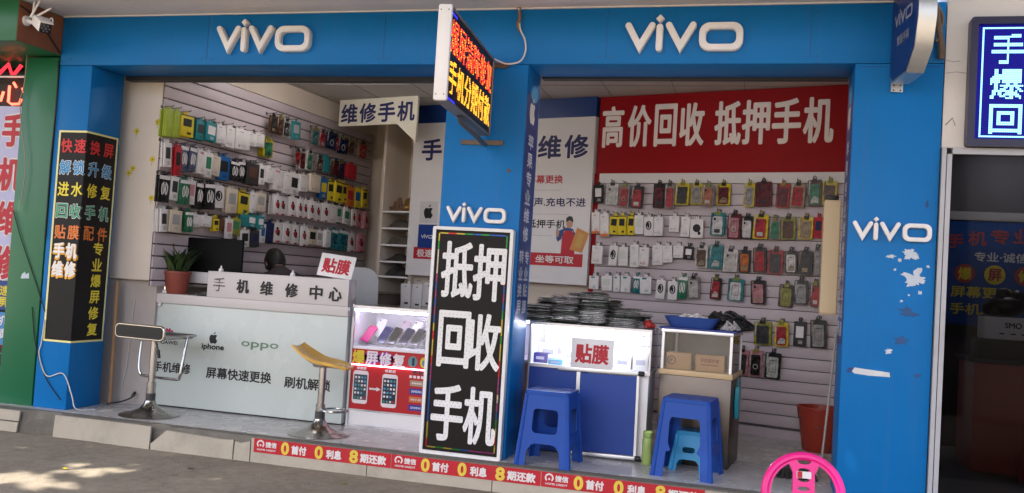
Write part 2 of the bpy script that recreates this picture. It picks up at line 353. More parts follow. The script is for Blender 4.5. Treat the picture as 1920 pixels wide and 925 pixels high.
# little flower stickers on the cream wall box
for i, (x, z, a) in enumerate(((.075, 2.25, 0), (.27, 2.33, .3), (.065, 1.94, .2), (.245, 2.02, -.2), (.262, 1.70, 0), (.03, 1.9, .1))):
    p = MB()
    for k in range(5): p.mat(0).plate([ell(.012, .012, 10, x+.014*math.cos(a+k*1.2566), z+.014*math.sin(a+k*1.2566))], .4985-k*.0001, .499)
    p.mat(1).plate([ell(.006, .006, 8, x, z)], .4975, .498); p.plate([[(x-.001, z-.02), (x+.001, z-.02), (x-.004, z-.05), (x-.007, z-.05)]], .4985, .499)
    p.build('flower_sticker', [YEL, BROWN], bld)
# torn paint patches and tape on the pillars
def torn(cx, cz, w, h, sd, M_, nm='torn_patch', y=-.0015):
    w, h = w*1.4, h*1.4
    rr = random.Random(sd); P = []
    for k in range(54):
        a = 2*PI*k/54; q = (.62+.38*noise.noise(Vector((math.cos(a)*1.6+sd*3.1, math.sin(a)*1.6, sd)))*1.6)*(.78+.38*rr.random()**2); P.append((cx+w/2*q*math.cos(a), cz+h/2*q*math.sin(a)))
    return MB().plate([P], y, .001).build(nm, M_, bld)
PATCH = mat('bare_filler', (.50, .56, .62, 1), .8, 0, .12, 30)
torn(5.985, 1.508, .11, .06, 1, PATCH); torn(6.02, 1.37, .15, .11, 2, PATCH); torn(5.88, 1.49, .06, .025, 3, PATCH)
for k, (x, z, q) in enumerate(((5.93, 1.47, .03), (6.05, 1.28, .03), (5.95, 1.22, .02), (6.09, 1.44, .025), (5.905, 1.41, .02), (5.99, 1.26, .016), (5.89, .915, .05))): torn(x, z, q, q*.8, 10+k, PATCH)
SMEAR = mat('blue_smear', (.02, .075, .21, 1), .6)
torn(5.99, 1.155, .12, .07, 31, SMEAR); torn(5.955, .985, .09, .05, 32, SMEAR); torn(6.06, .78, .05, .03, 33, SMEAR); torn(3.43, 1.95, .03, .03, 34, BROWN); torn(5.60+.47, 1.82, .02, .05, 35, BLUE_DK)
MB().plate([[(5.685, .775), (5.70, .80), (5.76, .795), (5.90, .785), (5.905, .757), (5.78, .757), (5.70, .763)]], -.002, .001).build('tape_scrap', mat('tape', (.55, .57, .58, 1), .4), bld)
MB().plate([[(5.655, .765), (5.695, .77), (5.70, .80), (5.66, .795)]], -.0015, .001).build('tape_residue', BLUE_DK, bld)

# ---------------------------------------------------------------- raised four-letter logos
def logo(label, cx, cz, w, depth=.05, y=0., parent=None):
    k = w/4.14      # designed 4.14 units wide, 1 unit x-height
    t = thing('logo_sign', label, 'sign', (cx, y, cz), group='raised white logo signs')
    sw = .235
    def letter(nm, shapes):
        m = MB()
        for i, fn in enumerate(shapes):
            for (s2, a, b) in ((1, -depth*.82, -.002), (.80, -depth, -depth*.82+.0005)):
                m.plate([[(x*k, z*k) for x, z in l] for l in fn(s2)], a-i*.0004, b)
        return m.build(nm, LOGOW, t)
    vv = lambda ox: [lambda s: [stroke([(ox-.42, .42), (ox, -.34), (ox+.42, .42)], sw*s)]]
    letter('letter', vv(-1.55))
    letter('letter', [lambda s: [stroke([(-.86, .36), (-.86, -.40)], sw*s)], lambda s: [[(-.86+.15*s, .66), (-.86, .66+.15*s), (-.86-.15*s, .66), (-.86, .66-.15*s)]]])
    letter('letter', vv(-.12))
    letter('letter', [lambda s: [rrect(1.5+sw*(s-1), 1.0+sw*(s-1), .36+.1*(s-1), 6, 1.27, 0), rrect(1.5-2*sw+sw*(1-s), 1.0-2*sw+sw*(1-s), .19, 6, 1.27, 0)[::-1]]])
    return t
logo('large white raised four letter logo above the left bay on blue fascia', 1.51, 2.865, .775)
logo('largest white raised four letter logo above the right bay on blue fascia', 4.563, 2.85, .765)
logo('small white raised four letter logo on the centre pillar above black board', 3.225, 1.635, .43, .035)
logo('small white raised four letter logo on the wide right blue pillar', 5.878, 1.64, .455, .035)

# ---------------------------------------------------------------- black letter board leaning on the centre pillar
bb = thing('letter_board', 'tall black board with six white characters and rainbow border against centre pillar', 'sign', (3.222, -.035, 0))
W2, H = .286, 1.545
MB().plate([rrect(2*W2, H, .012, 2, 0, H/2), rrect(2*W2-.044, H-.044, .004, 2, 0, H/2)[::-1]], -.035, .02).build('frame', mat('frame_white', (.70, .69, .68, 1), .4), bb)
MB().box(-W2+.022, W2-.022, -.022, .015, .022, H-.022).build('panel', mat('panel_black', (.011, .009, .008, 1), .5, 0, .2, 3, spec=.15), bb)
lt = MB()
for ch, x, z in (('抵', -.096, 1.255), ('押', .132, 1.245), ('回', -.091, .783), ('收', .125, .777), ('手', -.106, .286), ('机', .125, .281)):
    lt.mat(0).text(ch, x, z, .23, .385, -.0240, .019)
    for (i, j) in sorted(raster(ch, 15)):
        if (i+j) % 2 == 0: lt.mat(1).plate([ell(.0035, .0035, 5, x+((i+.5)/15-.5)*.21, z+((j+.5)/15-.5)*.36)], -.0258, -.0255)
lt.build('lettering', [mat('letter_white', (.72, .71, .70, 1), .5), mat('led_bead', (.30, .30, .30, 1), .3)], bb)
rb = MB(); cols = [S(200, 40, 40), S(190, 170, 60), S(40, 140, 60), S(40, 90, 170), S(150, 60, 120), S(200, 190, 170)]
rm = [mat('rainbow_tape_%s' % nm, tuple(v*.6 for v in c[:3])+(1,), .25, .5) for nm, c in zip(('red', 'gold', 'green', 'blue', 'violet', 'pale'), cols)]
bx, bz0, bz1 = W2-.045, .045, H-.045
rr = random.Random(4)
def strip(a, b, vert, c):
    L_ = abs(b-a); k = int(L_/.055)
    for i in range(k):
        p, q = a+(b-a)*i/k, a+(b-a)*(i+1)/k; p, q = min(p, q), max(p, q)
        rb.mat((i//2+rr.randrange(3)) % 6)
        if vert: rb.box(c-.0045, c+.0045, -.0235, -.0225, p, q-.0008)
        else: rb.box(p, q-.0008, -.0235, -.0225, c-.0045, c+.0045)
strip(bz0, bz1, True, -bx); strip(bz0, bz1, True, bx); strip(-bx+.006, bx-.006, False, bz0); strip(-bx+.006, bx-.006, False, bz1)
rb.build('border_tape', rm, bb)

# ---------------------------------------------------------------- bent poster on the left pillar
po = thing('folded_poster', 'black poster with coloured characters folded round the left blue pillar', 'poster', (0, 0, 0))
def pmap(x, z, y):       # x = unfolded distance from the poster's left edge
    return Vector((-.243+x, y, z)) if x < .255 else Vector((.012-y, x-.255, z))
def band(u0, u1, z0, z1, y, m):
    cuts = [u0]+([.2549, .2551] if u0 < .255 < u1 else [])+[u1]
    for a, b in zip(cuts, cuts[1:]):
        V = [pmap(u, z, yy) for yy in (y, -.0005) for z in (z0, z1) for u in (a, b)]
        m.add(V, [(0, 1, 3, 2), (4, 6, 7, 5), (0, 2, 6, 4), (1, 5, 7, 3), (0, 4, 5, 1), (2, 3, 7, 6)])
PW = .612
m = MB(); band(0, PW, .515, 2.165, -.003, m); m.build('sheet', mat('poster_black', (.012, .011, .012, 1), .42, 0, .2, 2, spec=.15), po)
m = MB()
for a in ((.0, .016, .515, 2.165), (PW-.016, PW, .515, 2.165), (.0165, PW-.0165, 2.150, 2.165), (.0165, PW-.0165, .515, .530)): band(*a, -.004, m)
m.build('border', mat('poster_border', (.78, .72, .30, 1), .4), po)
m = MB(); pms = [REDT, mat('poster_blue', (.03, .27, .55, 1), .5), mat('poster_yellow', (.80, .66, .05, 1), .5), mat('poster_green', (.03, .30, .16, 1), .5), mat('poster_orange', (.72, .20, .04, 1), .5), mat('poster_white', (.78, .78, .76, 1), .5), mat('poster_amber', (.76, .38, .03, 1), .5), mat('poster_red', (.66, .03, .03, 1), .5)]
for row, z, ci in (('快速换屏', 2.045, 7), ('解锁升级', 1.875, 1), ('进水修复', 1.705, 2), ('回收手机', 1.535, 3), ('贴膜配件', 1.37, 4)):
    for i, ch in enumerate(row):
        u = (.082, .205, .352, .506)[i]; ww = .112 if i < 2 else .122
        if ci in (1, 3, 4, 7) and ci not in (4, 7): m.mat(5).text(ch, u, z, ww, .122, -.0045, .045, mp=pmap, k=6)
        m.mat(ci).text(ch, u, z, ww-.008, .112, -.0058, .022, mp=pmap, k=6)
for i, (ch, u, z) in enumerate((('手', .085, 1.222), ('机', .200, 1.222), ('维', .085, 1.078), ('修', .200, 1.078))):
    m.mat(6).text(ch, u, z-.004, .118, .142, -.0045, .06, mp=pmap); m.mat(5).text(ch, u, z+.004, .102, .122, -.0060, .035, mp=pmap)
for i, ch in enumerate('专业爆屏修复'): m.mat(2).text(ch, .475, 1.255-.128*i, .115, .102, -.0045, .025, mp=pmap)
m.build('lettering', pms, po)

# ---------------------------------------------------------------- blue strips with writing on the pillars' inner faces
def strip_sign(label, x, side):
    t = thing('strip_sign', label, 'sign', (x, 0, 0))
    mp = (lambda u, z, y: Vector((-y, u, z))) if side > 0 else (lambda u, z, y: Vector((y, .36-u, z)))
    m = MB(); m.plate([[(.02, .93), (.34, .93), (.34, 2.50), (.02, 2.50)]], -.003, -.0005, mp=mp); m.build('sheet', mat('strip_blue', (.014, .045, .19, 1), .4), t)
    m = MB(); a, b = apple(.17, .17, 2.38); m.mat(0)
    m.plate(a, -.0045, -.0035, mp=mp); m.plate(b, -.0045, -.0035, mp=mp)
    m.mat(1).plate([ell(.10, .06, 20, .2, 2.515)], -.0043, -.0035, mp=mp)
    m.mat(2)
    for i, ch in enumerate('苹果专业维修'): m.text(ch, .17, 2.17-.128*i, .15, .105, -.0045, .03, mp=mp, k=6)
    for c, s_ in ((.10, '转业换屏'), (.25, '专业贴膜')):
        for i, ch in enumerate(s_): m.text(ch, c, 1.37-.115*i, .115, .095, -.0045, .03, mp=mp, k=6)
    m.build('lettering', [mat('strip_white', (.70, .65, .62, 1), .5), CYAN, mat('strip_pale', (.58, .60, .70, 1), .5)], t)
strip_sign('narrow blue strip with white characters on the centre pillar side facing right', 3.525, 1)
strip_sign('narrow blue strip with white characters on the right pillar inner side', 5.622, -1)

# ---------------------------------------------------------------- LED sign sticking out above the centre pillar
A = Vector((3.265, -.06, 2.435)); Bp = Vector((3.365, -1.275, 2.435)); d = (A-Bp); Ls = d.length
led = thing('led_sign', 'hanging LED message board with red and amber characters sticking out from facade', 'sign', (A+Bp)/2, math.atan2(d.y, d.x))
# local x runs from the street end towards the facade, the lit face looks to local -y
h2 = .265; LX = Ls/2
MB().plate([rrect(Ls, 2*h2, .02, 3), rrect(Ls-.03, 2*h2-.03, .008, 2)[::-1]], -.035, .035).build('frame', mat('sign_frame', (.25, .25, .26, 1), .4, .6), led)
MB().box(-LX-.012, -LX+.02, -.04, .04, -h2-.004, h2+.004, bev=.012).build('end_cap', WHITE, led)
for z in (-h2+.03, h2-.03):
    for yy in (-.022, .022): MB().lathe([(.004, 0), (.004, .002)], 8, M=T(-LX-.012, yy, z) @ Ry(-PI/2)).build('screw', mat('screw_grey', (.15, .15, .15, 1), .4, .8), led)
MB().box(-LX+.021, LX-.016, -.026, .026, -h2+.016, h2-.016).build('led_panel', mat('led_black', (.008, .007, .007, 1), .4), led)
RL = glow('led_red', (1, .045, .02, 1), .75); AM = glow('led_amber', (1, .42, .03, 1), .62); BLd = glow('led_blue', (.03, .03, 1, 1), .45)
m = MB(); cw = (Ls-.08)/6
for r_, (s_, z, ci) in enumerate((('爆屏清障修复', .115, 0), ('手机分期付款', -.11, 1))):
    for i, ch in enumerate(s_):
        x = -LX+.05+cw*(i+.5)
        for (a, b) in sorted(raster(ch, 15)):
            m.mat(1 if (ci == 1 or (a+b) % 7 == 0) else 0).plate([ell(.0040, .0044, 5, x+((a+.5)/15-.5)*cw*.9, z+((b+.5)/15-.5)*.19)], -.029, -.0262)
m.build('led_dots', [RL, AM], led)
MB().box(-LX+.03, -LX+.17, -.028, -.0265, h2-.034, h2-.024).box(-LX+.03, -LX+.22, -.028, -.0265, -h2+.020, -h2+.030).build('led_bar', BLd, led)
RUST = mat('rusty_steel', (.16, .12, .09, 1), .7, .3, .3, 20)
MB().box(LX-.02, LX+.06, -.012, .012, h2-.05, h2-.02).tube([(-.15, -.0, -h2), (-.1, 0, -h2-.03), (LX+.02, 0, -h2-.055)], .016, 8).build('bracket_arm', mat('grey_steel', (.14, .14, .145, 1), .45, .7), led)
MB().box(-.16, .14, -.0, .014, -.016, .016, T(3.24, -.016, 2.136)).box(-.02, .13, 0, .014, -.018, .018, T(3.255, -.016, 2.672)).build('wall_bar', RUST, bld)
# its feed wire
wr = tag(MB().tube(smooth([(3.30, -.07, 2.70), (3.38, -.05, 2.672), (3.47, -.04, 2.69), (3.505, -.035, 2.76), (3.495, -.03, 2.84), (3.46, -.03, 2.91), (3.445, -.02, 2.97), (3.44, -.03, 3.06)], 6), .006, 6).build('power_cable', mat('wire_white', (.6, .58, .55, 1), .5)), 'white looping wire from the LED sign up to the overhang', 'cable')
tag(MB().tube(smooth([(3.437, -.02, 3.07), (3.45, -.03, 2.99), (3.435, -.02, 2.95), (3.46, -.02, 2.90)], 5), .011, 6).build('wire_bundle', mat('wire_brown', (.22, .12, .06, 1), .6)), 'twisted brown wire end hanging from the overhang above the white loop', 'cable')

# ---------------------------------------------------------------- shield light box on the right pillar
ov = thing('shield_lightbox', 'blue shield shaped light box with silver rim sticking out at right pillar', 'sign', (5.91, -.265, 2.86), R(-80.3))
# local +x points to the street, local -y looks to the left
oc = [(-.225, .20), (-.225, -.29), (-.19, -.325), (.06, -.315), (.19, -.20), (.235, -.03), (.235, .10), (.19, .21), (.06, .30), (-.12, .30)]
MB().plate([oc], -.05, .05).build('rim', mat('silver_rim', (.62, .61, .58, 1), .3, .8), ov)
ic = [(x*.955, z*.955) for x, z in oc]
MB().plate([ic], -.055, -.0505).build('face', mat('shield_blue', (.012, .035, .18, 1), .3), ov)
m = MB(); k = .075
for i, l in enumerate((stroke([(-1.97, .42), (-1.55, -.34), (-1.13, .42)], .2), stroke([(-.86, .36), (-.86, -.40)], .2), [(-.71, .66), (-.86, .81), (-1.01, .66), (-.86, .51)], stroke([(-.54, .42), (-.12, -.34), (.30, .42)], .2))):
    m.plate([[(x*k-.01, z*k+.04) for x, z in l]], -.0565-i*.0002, -.0555)
m.plate([[(x*k-.01, z*k+.04) for x, z in l] for l in (rrect(1.5, 1.0, .36, 6, 1.27, 0), rrect(1.1, .6, .2, 6, 1.27, 0)[::-1])], -.0565, -.0555)
m.text('智能手机', .0, -.09, .21, .06, -.0565, .02); m.build('lettering', mat('shield_letter', (.30, .33, .42, 1), .5), ov)
MB().box(-.262, -.25, -.035, .035, -.36, .05).box(-.2505, -.225, -.012, .012, -.3, 0).build('bracket', mat('bracket_grey', (.5, .5, .5, 1), .4, .5), ov)
m = MB()
for z in (-.35, -.32, .01, .04):
    for yy in (-.02, .02): m.lathe([(.005, 0), (.005, .003)], 8, T(-.25, yy, z) @ Ry(PI/2))
m.build('bolt', DARK, ov)
tag(MB().tube(smooth([(5.99, -.05, 3.06), (6.05, -.10, 3.0), (6.07, -.08, 2.92), (6.10, -.04, 2.80), (6.11, -.03, 2.70)], 6), .02, 8).tube(smooth([(6.06, -.03, 3.05), (6.1, -.06, 2.95), (6.09, -.05, 2.85), (6.07, -.05, 2.8)], 6), .011, 6).build('pipe_bundle', RUST), 'rusty brown pipe and wires at the top corner beside shield light box', 'pipe')

# ================================================================ interior walls with stock
def slatwall(name, label, origin, rz, u0, u1, z0, z1, pitch=.1, off=.0, th=.02, liner=True):
    t = tag(MB().box(u0, u1, -off-.004, -off+.004, z0, z1).build(name, SLAT_D, None, origin, rz), label, 'slat wall')
    m = MB(); z = z1
    while z > z0+.01:
        zb = max(z0, z-pitch+.011); m.box(u0, u1, -off-th, -off-.0045, zb, z-.0005, bev=.002); z -= pitch
    m.build('slat_panel', SLAT, t)
    l = MB(); z = z1-pitch
    while z > z0+.03: l.box(u0, u1, -off-.016, -off-.0045, z-.0005+.0005, z+.0035); z -= pitch
    if liner: l.build('groove_liner', mat('liner_alu', (.5, .46, .45, 1), .4, .4), t)
    return t
sl = slatwall('slat_wall', 'mauve grey slatted wall hung with packs along the left bay', LWP, AL, -.02, 3.52, .98, 2.822, liner=False)
sr = slatwall('slat_wall', 'mauve grey slatted wall hung with phone cases in the right bay', BO, AB, .055, 2.62, .075, 2.185)
MB().box(.055, 2.62, -.03, -.002, .0, .073).build('skirting', SLAT, sr)
MB().box(-.03, 3.7, -.03, .065, 2.824, 3.028).build('wall_bulkhead', CREAM, bld, LWP, AL)
bn = thing('banner', 'wide red banner with large white characters above the right slatted wall', 'banner', BO, AB)
MB().box(.02, 2.62, -.022, .0, 2.285, 3.026).build('sheet', RED, bn)
MB().box(.06, 2.62, -.03, -.002, 2.19, 2.283).build('lower_strip', WHITE_B, bn)
MB().box(.0, .05, -.012, .0, .9, 2.283).build('edge_strip', RED, bn)
m = MB()
for ch, x, w_ in (('高', .167, .225), ('价', .440, .24), ('回', .700, .22), ('收', .955, .235), ('抵', 1.290, .245), ('押', 1.543, .25), ('手', 1.809, .25), ('机', 2.078, .255)):
    m.text(ch, x, 2.733, w_, .40, -.0235, .022)
m.build('lettering', mat('banner_letter', (.76, .70, .68, 1), .5), bn)

# ---- ceiling batten lamps over the shop floor (their glare shows on the red banner)
for i, (x, y, lab) in enumerate(((1.35, 1.45, 'white fluorescent batten lamp on the ceiling of the left bay'), (4.45, 1.15, 'white fluorescent batten lamp on the ceiling of the right bay'))):
    t = thing('batten_lamp', lab, 'lamp', (x, y, 3.0), R(-6))
    MB().box(-.62, .62, -.03, .03, 0, .026, bev=.004).build('batten', WHITE, t)
    MB().tube([(-.59, 0, -.02), (.59, 0, -.02)], .014, 10).build('light_tube', glow('tube_white_%d' % i, (1, .96, .93, 1), (17, 6)[i]), t)
# ---- white and blue sign panel
pn = thing('repair_sign', 'tall white panel with blue top, navy characters and repairman picture on back wall', 'sign', BO, AB)
MB().box(-2.15, 0., -.06, .055, 1.20, 2.835).build('white_panel', WHITE_B, pn)
MB().box(-2.15, 0., -.06, .055, 2.836, 3.028).build('blue_panel', mat('panel_blue', (.006, .035, .17, 1), .35), pn)
m = MB(); m.mat(0)
for ch, x in (('手', -1.905), ('机', -1.43), ('维', -.485), ('修', -.19)): m.text(ch, x, 2.547, .262, .235, -.0615, .03)
m.mat(1).text('屏幕更换', -.515, 2.225, .40, .085, -.0615, .02)
m.mat(0).text('铃声.充电不进', -.395, 2.0, .68, .088, -.0615, .02)
m.mat(2).text('抵押手机', -.475, 1.783, .43, .085, -.0615, .02)
m.mat(3).box(-.75, -.33, -.0612, -.0605, 2.115, 2.119).box(-.75, -.22, -.0612, -.0605, 1.878, 1.882).box(-.75, -.40, -.0612, -.0605, 1.665, 1.669)
m.mat(1).plate([rrect(.66, .125, .004, 2, -.385, 1.435)], -.0610, -.0605).plate([ell(.115, .115, 28, -.735, 1.43)], -.0614, -.0606)
m.plate([rrect(.4, .125, .004, 2, -1.86, 1.44)], -.0610, -.0605)
m.mat(4).text('坐等可取', -.36, 1.437, .42, .075, -.0622, .025).text('速', -.74, 1.437, .09, .09, -.0625, .02).text('极速', -1.915, 1.44, .2, .085, -.0622, .025)
m.build('lettering', [NAVY, REDT, BLACK, mat('rule_grey', (.35, .34, .35, 1), .6), mat('panel_letter', (.66, .62, .62, 1), .5)], pn)
m = MB(); a, b = apple(.135, -1.895, 1.875); m.plate(a, -.0652, -.0642); m.plate(b, -.0652, -.0642)
fr = MB().plate([rrect(.23, .23, .004, 2, -1.895, 1.877)], -.064, -.0605).build('logo_tile', mat('logo_tile_grey', (.52, .51, .52, 1), .5), pn); m.build('fruit_logo', BLACK, fr)
lt2 = MB().plate([rrect(.235, .25, .004, 2, -1.895, 1.62)], -.064, -.0605).build('logo_tile', NAVYB, pn)
m = MB(); k = .0365; ox, oz = -1.895, 1.615
for i, l in enumerate((stroke([(-1.97, .42), (-1.55, -.34), (-1.13, .42)], .2), stroke([(-.86, .36), (-.86, -.40)], .2), [(-.71, .66), (-.86, .81), (-1.01, .66), (-.86, .51)], stroke([(-.54, .42), (-.12, -.34), (.30, .42)], .2))):
    m.plate([[(ox+x*k, oz+z*k) for x, z in l]], -.0655-i*.0002, -.0645)
m.plate([[(ox+x*k, oz+z*k) for x, z in l] for l in (rrect(1.5, 1.0, .36, 6, 1.27, 0), rrect(1.1, .6, .2, 6, 1.27, 0)[::-1])], -.0655, -.0645)
m.build('lettering', WHITE_B, lt2)
# printed repairman (flat print)
m = MB(); ox, oz = -.235, 1.52
def pp(mi, pts, y, dx=0, dz=0): m.mat(mi).plate([[(ox+x+dx, oz+z+dz) for x, z in pts]], y, -.0606)
pp(0, [(-.06, -.03), (.09, -.03), (.085, .17), (.05, .2), (-.03, .2), (-.055, .15)], -.0612)          # overalls
pp(1, [(-.06, .13), (-.055, .215), (0, .235), (.06, .22), (.09, .17), (.085, .12), (.06, .2), (-.035, .2)], -.0614)
pp(1, [(-.055, .215), (-.09, .20), (-.12, .13), (-.10, .09), (-.06, .12)], -.0616)
pp(2, [(-.12, .13), (-.125, .19), (-.105, .22), (-.085, .19), (-.095, .14)], -.0618)                # hand
pp(3, stroke([(-.115, .2), (-.10, .275)], .018), -.0620); pp(2, ell(.036, .05, 16, .02, .275), -.0618); pp(4, [(-.02, .285), (-.018, .325), (.01, .345), (.045, .34), (.06, .30), (.055, .285), (.02, .305)], -.0621)
pp(5, [(.035, .02), (.17, -.01), (.235, .18), (.105, .235)], -.0623); pp(6, [(.085, .05), (.15, .03), (.185, .165), (.125, .185)], -.0626)
m.build('printed_figure', [REDT, mat('overall_blue', (.02, .06, .2, 1), .5), mat('print_skin', (.42, .24, .16, 1), .6), mat('wrench_grey', (.3, .3, .3, 1), .5), BLACK, mat('board_orange', (.50, .22, .06, 1), .5), mat('board_amber', (.5, .3, .08, 1), .5)], pn)

# ---- header sign above the nook
hd = thing('header_sign', 'cream header board with navy characters over the shelf nook', 'sign', BO, AB)
MB().plate([[(-2.815, 2.745), (-2.03, 2.745), (-1.785, 2.55), (-1.785, 3.026), (-2.815, 3.026)]], -.53, -.5).build('board', mat('header_cream', (.66, .62, .52, 1), .5), hd)
m = MB()
for i, ch in enumerate('维修手机'): m.text(ch, -2.675+.250*i, 2.875, .225, .21, -.5312, .03)
m.build('lettering', NAVY, hd)
# ---- nook shelves
sh = thing('wall_shelf', 'narrow white shelf unit of five boards in the cream nook', 'shelf', BO, AB)
SHZ = (1.89, 1.706, 1.522, 1.339, 1.175)
for z in SHZ: MB().box(-2.555, -2.165, .0, .40, z-.018, z).build('shelf_board', WHITE, sh)
def wloc(s, off, z): return BO+BD*s+BN*off+Vector((0, 0, z))
gd = mat('gold_paint', (.42, .24, .07, 1), .3, .7, .2, 20)
st = tag(MB().lathe([(.07, 0), (.075, .02), (.06, .035), (.085, .06), (.09, .10), (.075, .14), (.05, .165), (.04, .175)], 20).ball((0, 0, .215), .05, .045, .055).ball((-.06, -.03, .11), .035, .03, .05).ball((.06, -.03, .11), .035, .03, .05).ball((-.05, -.05, .05), .05, .04, .03).ball((.05, -.05, .05), .05, .04, .03).lathe([(.055, .25), (.05, .265), (.015, .285)], 14).build('statue', gd, None, wloc(-2.275, -.18, 1.89), AB), 'golden seated statue on the top board of the nook shelf', 'statue')
MB().plate([stroke([(-.02, .195), (.02, .195)], .006)], -.050, -.044).ball((-.02, -.043, .225), .007, .006, .007).ball((.02, -.043, .225), .007, .006, .007).build('statue_face', DARK, st)
bt = tag(MB().plate([[(-.10, 0), (.10, 0), (.13, .06), (.05, .045), (-.08, .05), (-.13, .07)]], -.035, .035).tube([(0, 0, .05), (0, 0, .17)], .005, 6).tube([(-.06, 0, .05), (-.06, 0, .13)], .004, 6).build('ship_ornament', BROWN, None, wloc(-2.45, -.15, 1.89), AB), 'small brown sailing ship ornament beside the golden statue', 'ornament')
MB().plate([[(-.045, .07), (.05, .075), (.03, .16), (-.03, .155)]], -.002, .002).plate([[(-.095, .06), (-.035, .065), (-.045, .12), (-.08, .118)]], .004, .008).build('sail', mat('sail_brown', (.16, .08, .05, 1), .6), bt)
def heap(name, label, cat, w, d, h, m_, loc, rz, sd, group=None):
    V = []; F = []; n = 16
    for i in range(n+1):
        for j in range(9):
            x = (i/n-.5); y = j/8-.5; e = max(0, 1-(2*abs(x))**4)*max(0, 1-(2*abs(y))**4)
            z = e*h*(.68+.6*noise.noise(Vector((x*5+sd, y*4, sd)))+.16*noise.noise(Vector((x*13, y*11, sd))))
            V.append((x*w, y*d, max(0, z)))
    for i in range(n):
        for j in range(8): F.append((i*9+j, (i+1)*9+j, (i+1)*9+j+1, i*9+j+1))
    return tag(MB().add(V, F).build(name, m_, None, loc, rz), label, cat, group)
BAG = mat('dull_bag', (.085, .075, .062, 1), .45, 0, .35, 16, .3, 30)
BAG2 = mat('dark_bag', (.04, .036, .034, 1), .35, 0, .4, 18, .4, 30)
for i, (z, h, mm, lb) in enumerate(((1.706, .13, BAG, 'brown heap of folded bags on the second board of nook shelf'), (1.522, .12, BAG, 'grey brown heap of bags on the third board of nook shelf'), (1.339, .10, BAG2, 'dark tangled heap of parts on the fourth board of nook shelf'), (1.175, .13, BAG2, 'dark heap of small parts on the lowest board of nook shelf'))):
    heap('bag_heap', lb, 'heap', .37, .30, h, mm, wloc(-2.36, -.19, z+.001), AB, 3.1*i+1)
# ---- low cabinet under the panel with three white packs hanging, clutter
cb = thing('low_cabinet', 'dark brown low cabinet against the back wall behind the showcase', 'cabinet', wloc(-2.3, .30, 0), AB)
MB().box(-.6, .13, -.22, .22, 0, .98, bev=.006).build('carcass', mat('cab_brown', (.075, .055, .045, 1), .5, 0, .2, 6), cb)
MB().box(-.62, .15, -.24, .24, .982, 1.0, bev=.004).build('top', mat('cab_top', (.12, .09, .07, 1), .4), cb)
for k in (-.37, .0+.0,): MB().box(k-.17, k+.115, -.232, -.2205, .1, .9).build('door', mat('cab_door', (.10, .075, .06, 1), .5), cb)
tag(MB().box(-.05, .05, -.06, .06, 0, .17, bev=.004).build('carton', CARD, None, wloc(-2.62, .34, 1.0), AB+.1), 'upright brown carton on the dark low cabinet', 'carton')
for i, (s, z, w_, h_) in enumerate(((-2.07, .985, .13, .24), (-1.925, .98, .13, .25), (-1.785, 1.0, .13, .25))):
    o = tag(MB().box(-w_/2, w_/2, -.02, .02, -h_/2, h_/2, bev=.004).tube([(-.03, 0, h_/2-.004), (-.02, 0, h_/2+.03), (.02, 0, h_/2+.03), (.03, 0, h_/2-.004)], .004, 6).build('paper_pack', WHITE_B, None, wloc(s, .12, z), AB, (0, .05*(i-1), AB)), '%s white paper pack hanging below the white panel, counted from left' % ORD[i], 'pack', 'white packs under the panel')
    MB().plate([ell(.008, .008, 8, 0, h_*.38)], -.0212, -.0202).plate([rrect(.05, .02, .003, 2, .01, -h_*.36)], -.0212, -.0202).build('print', BLACK, o)
    tag(MB().box(-.002, .002, -.03, .03, 0, .012).build('rail_hook', CHROME, None, wloc(s, .12, z+h_/2+.03), AB), 'small steel hook holding the %s white paper pack' % ORD[i], 'hook')

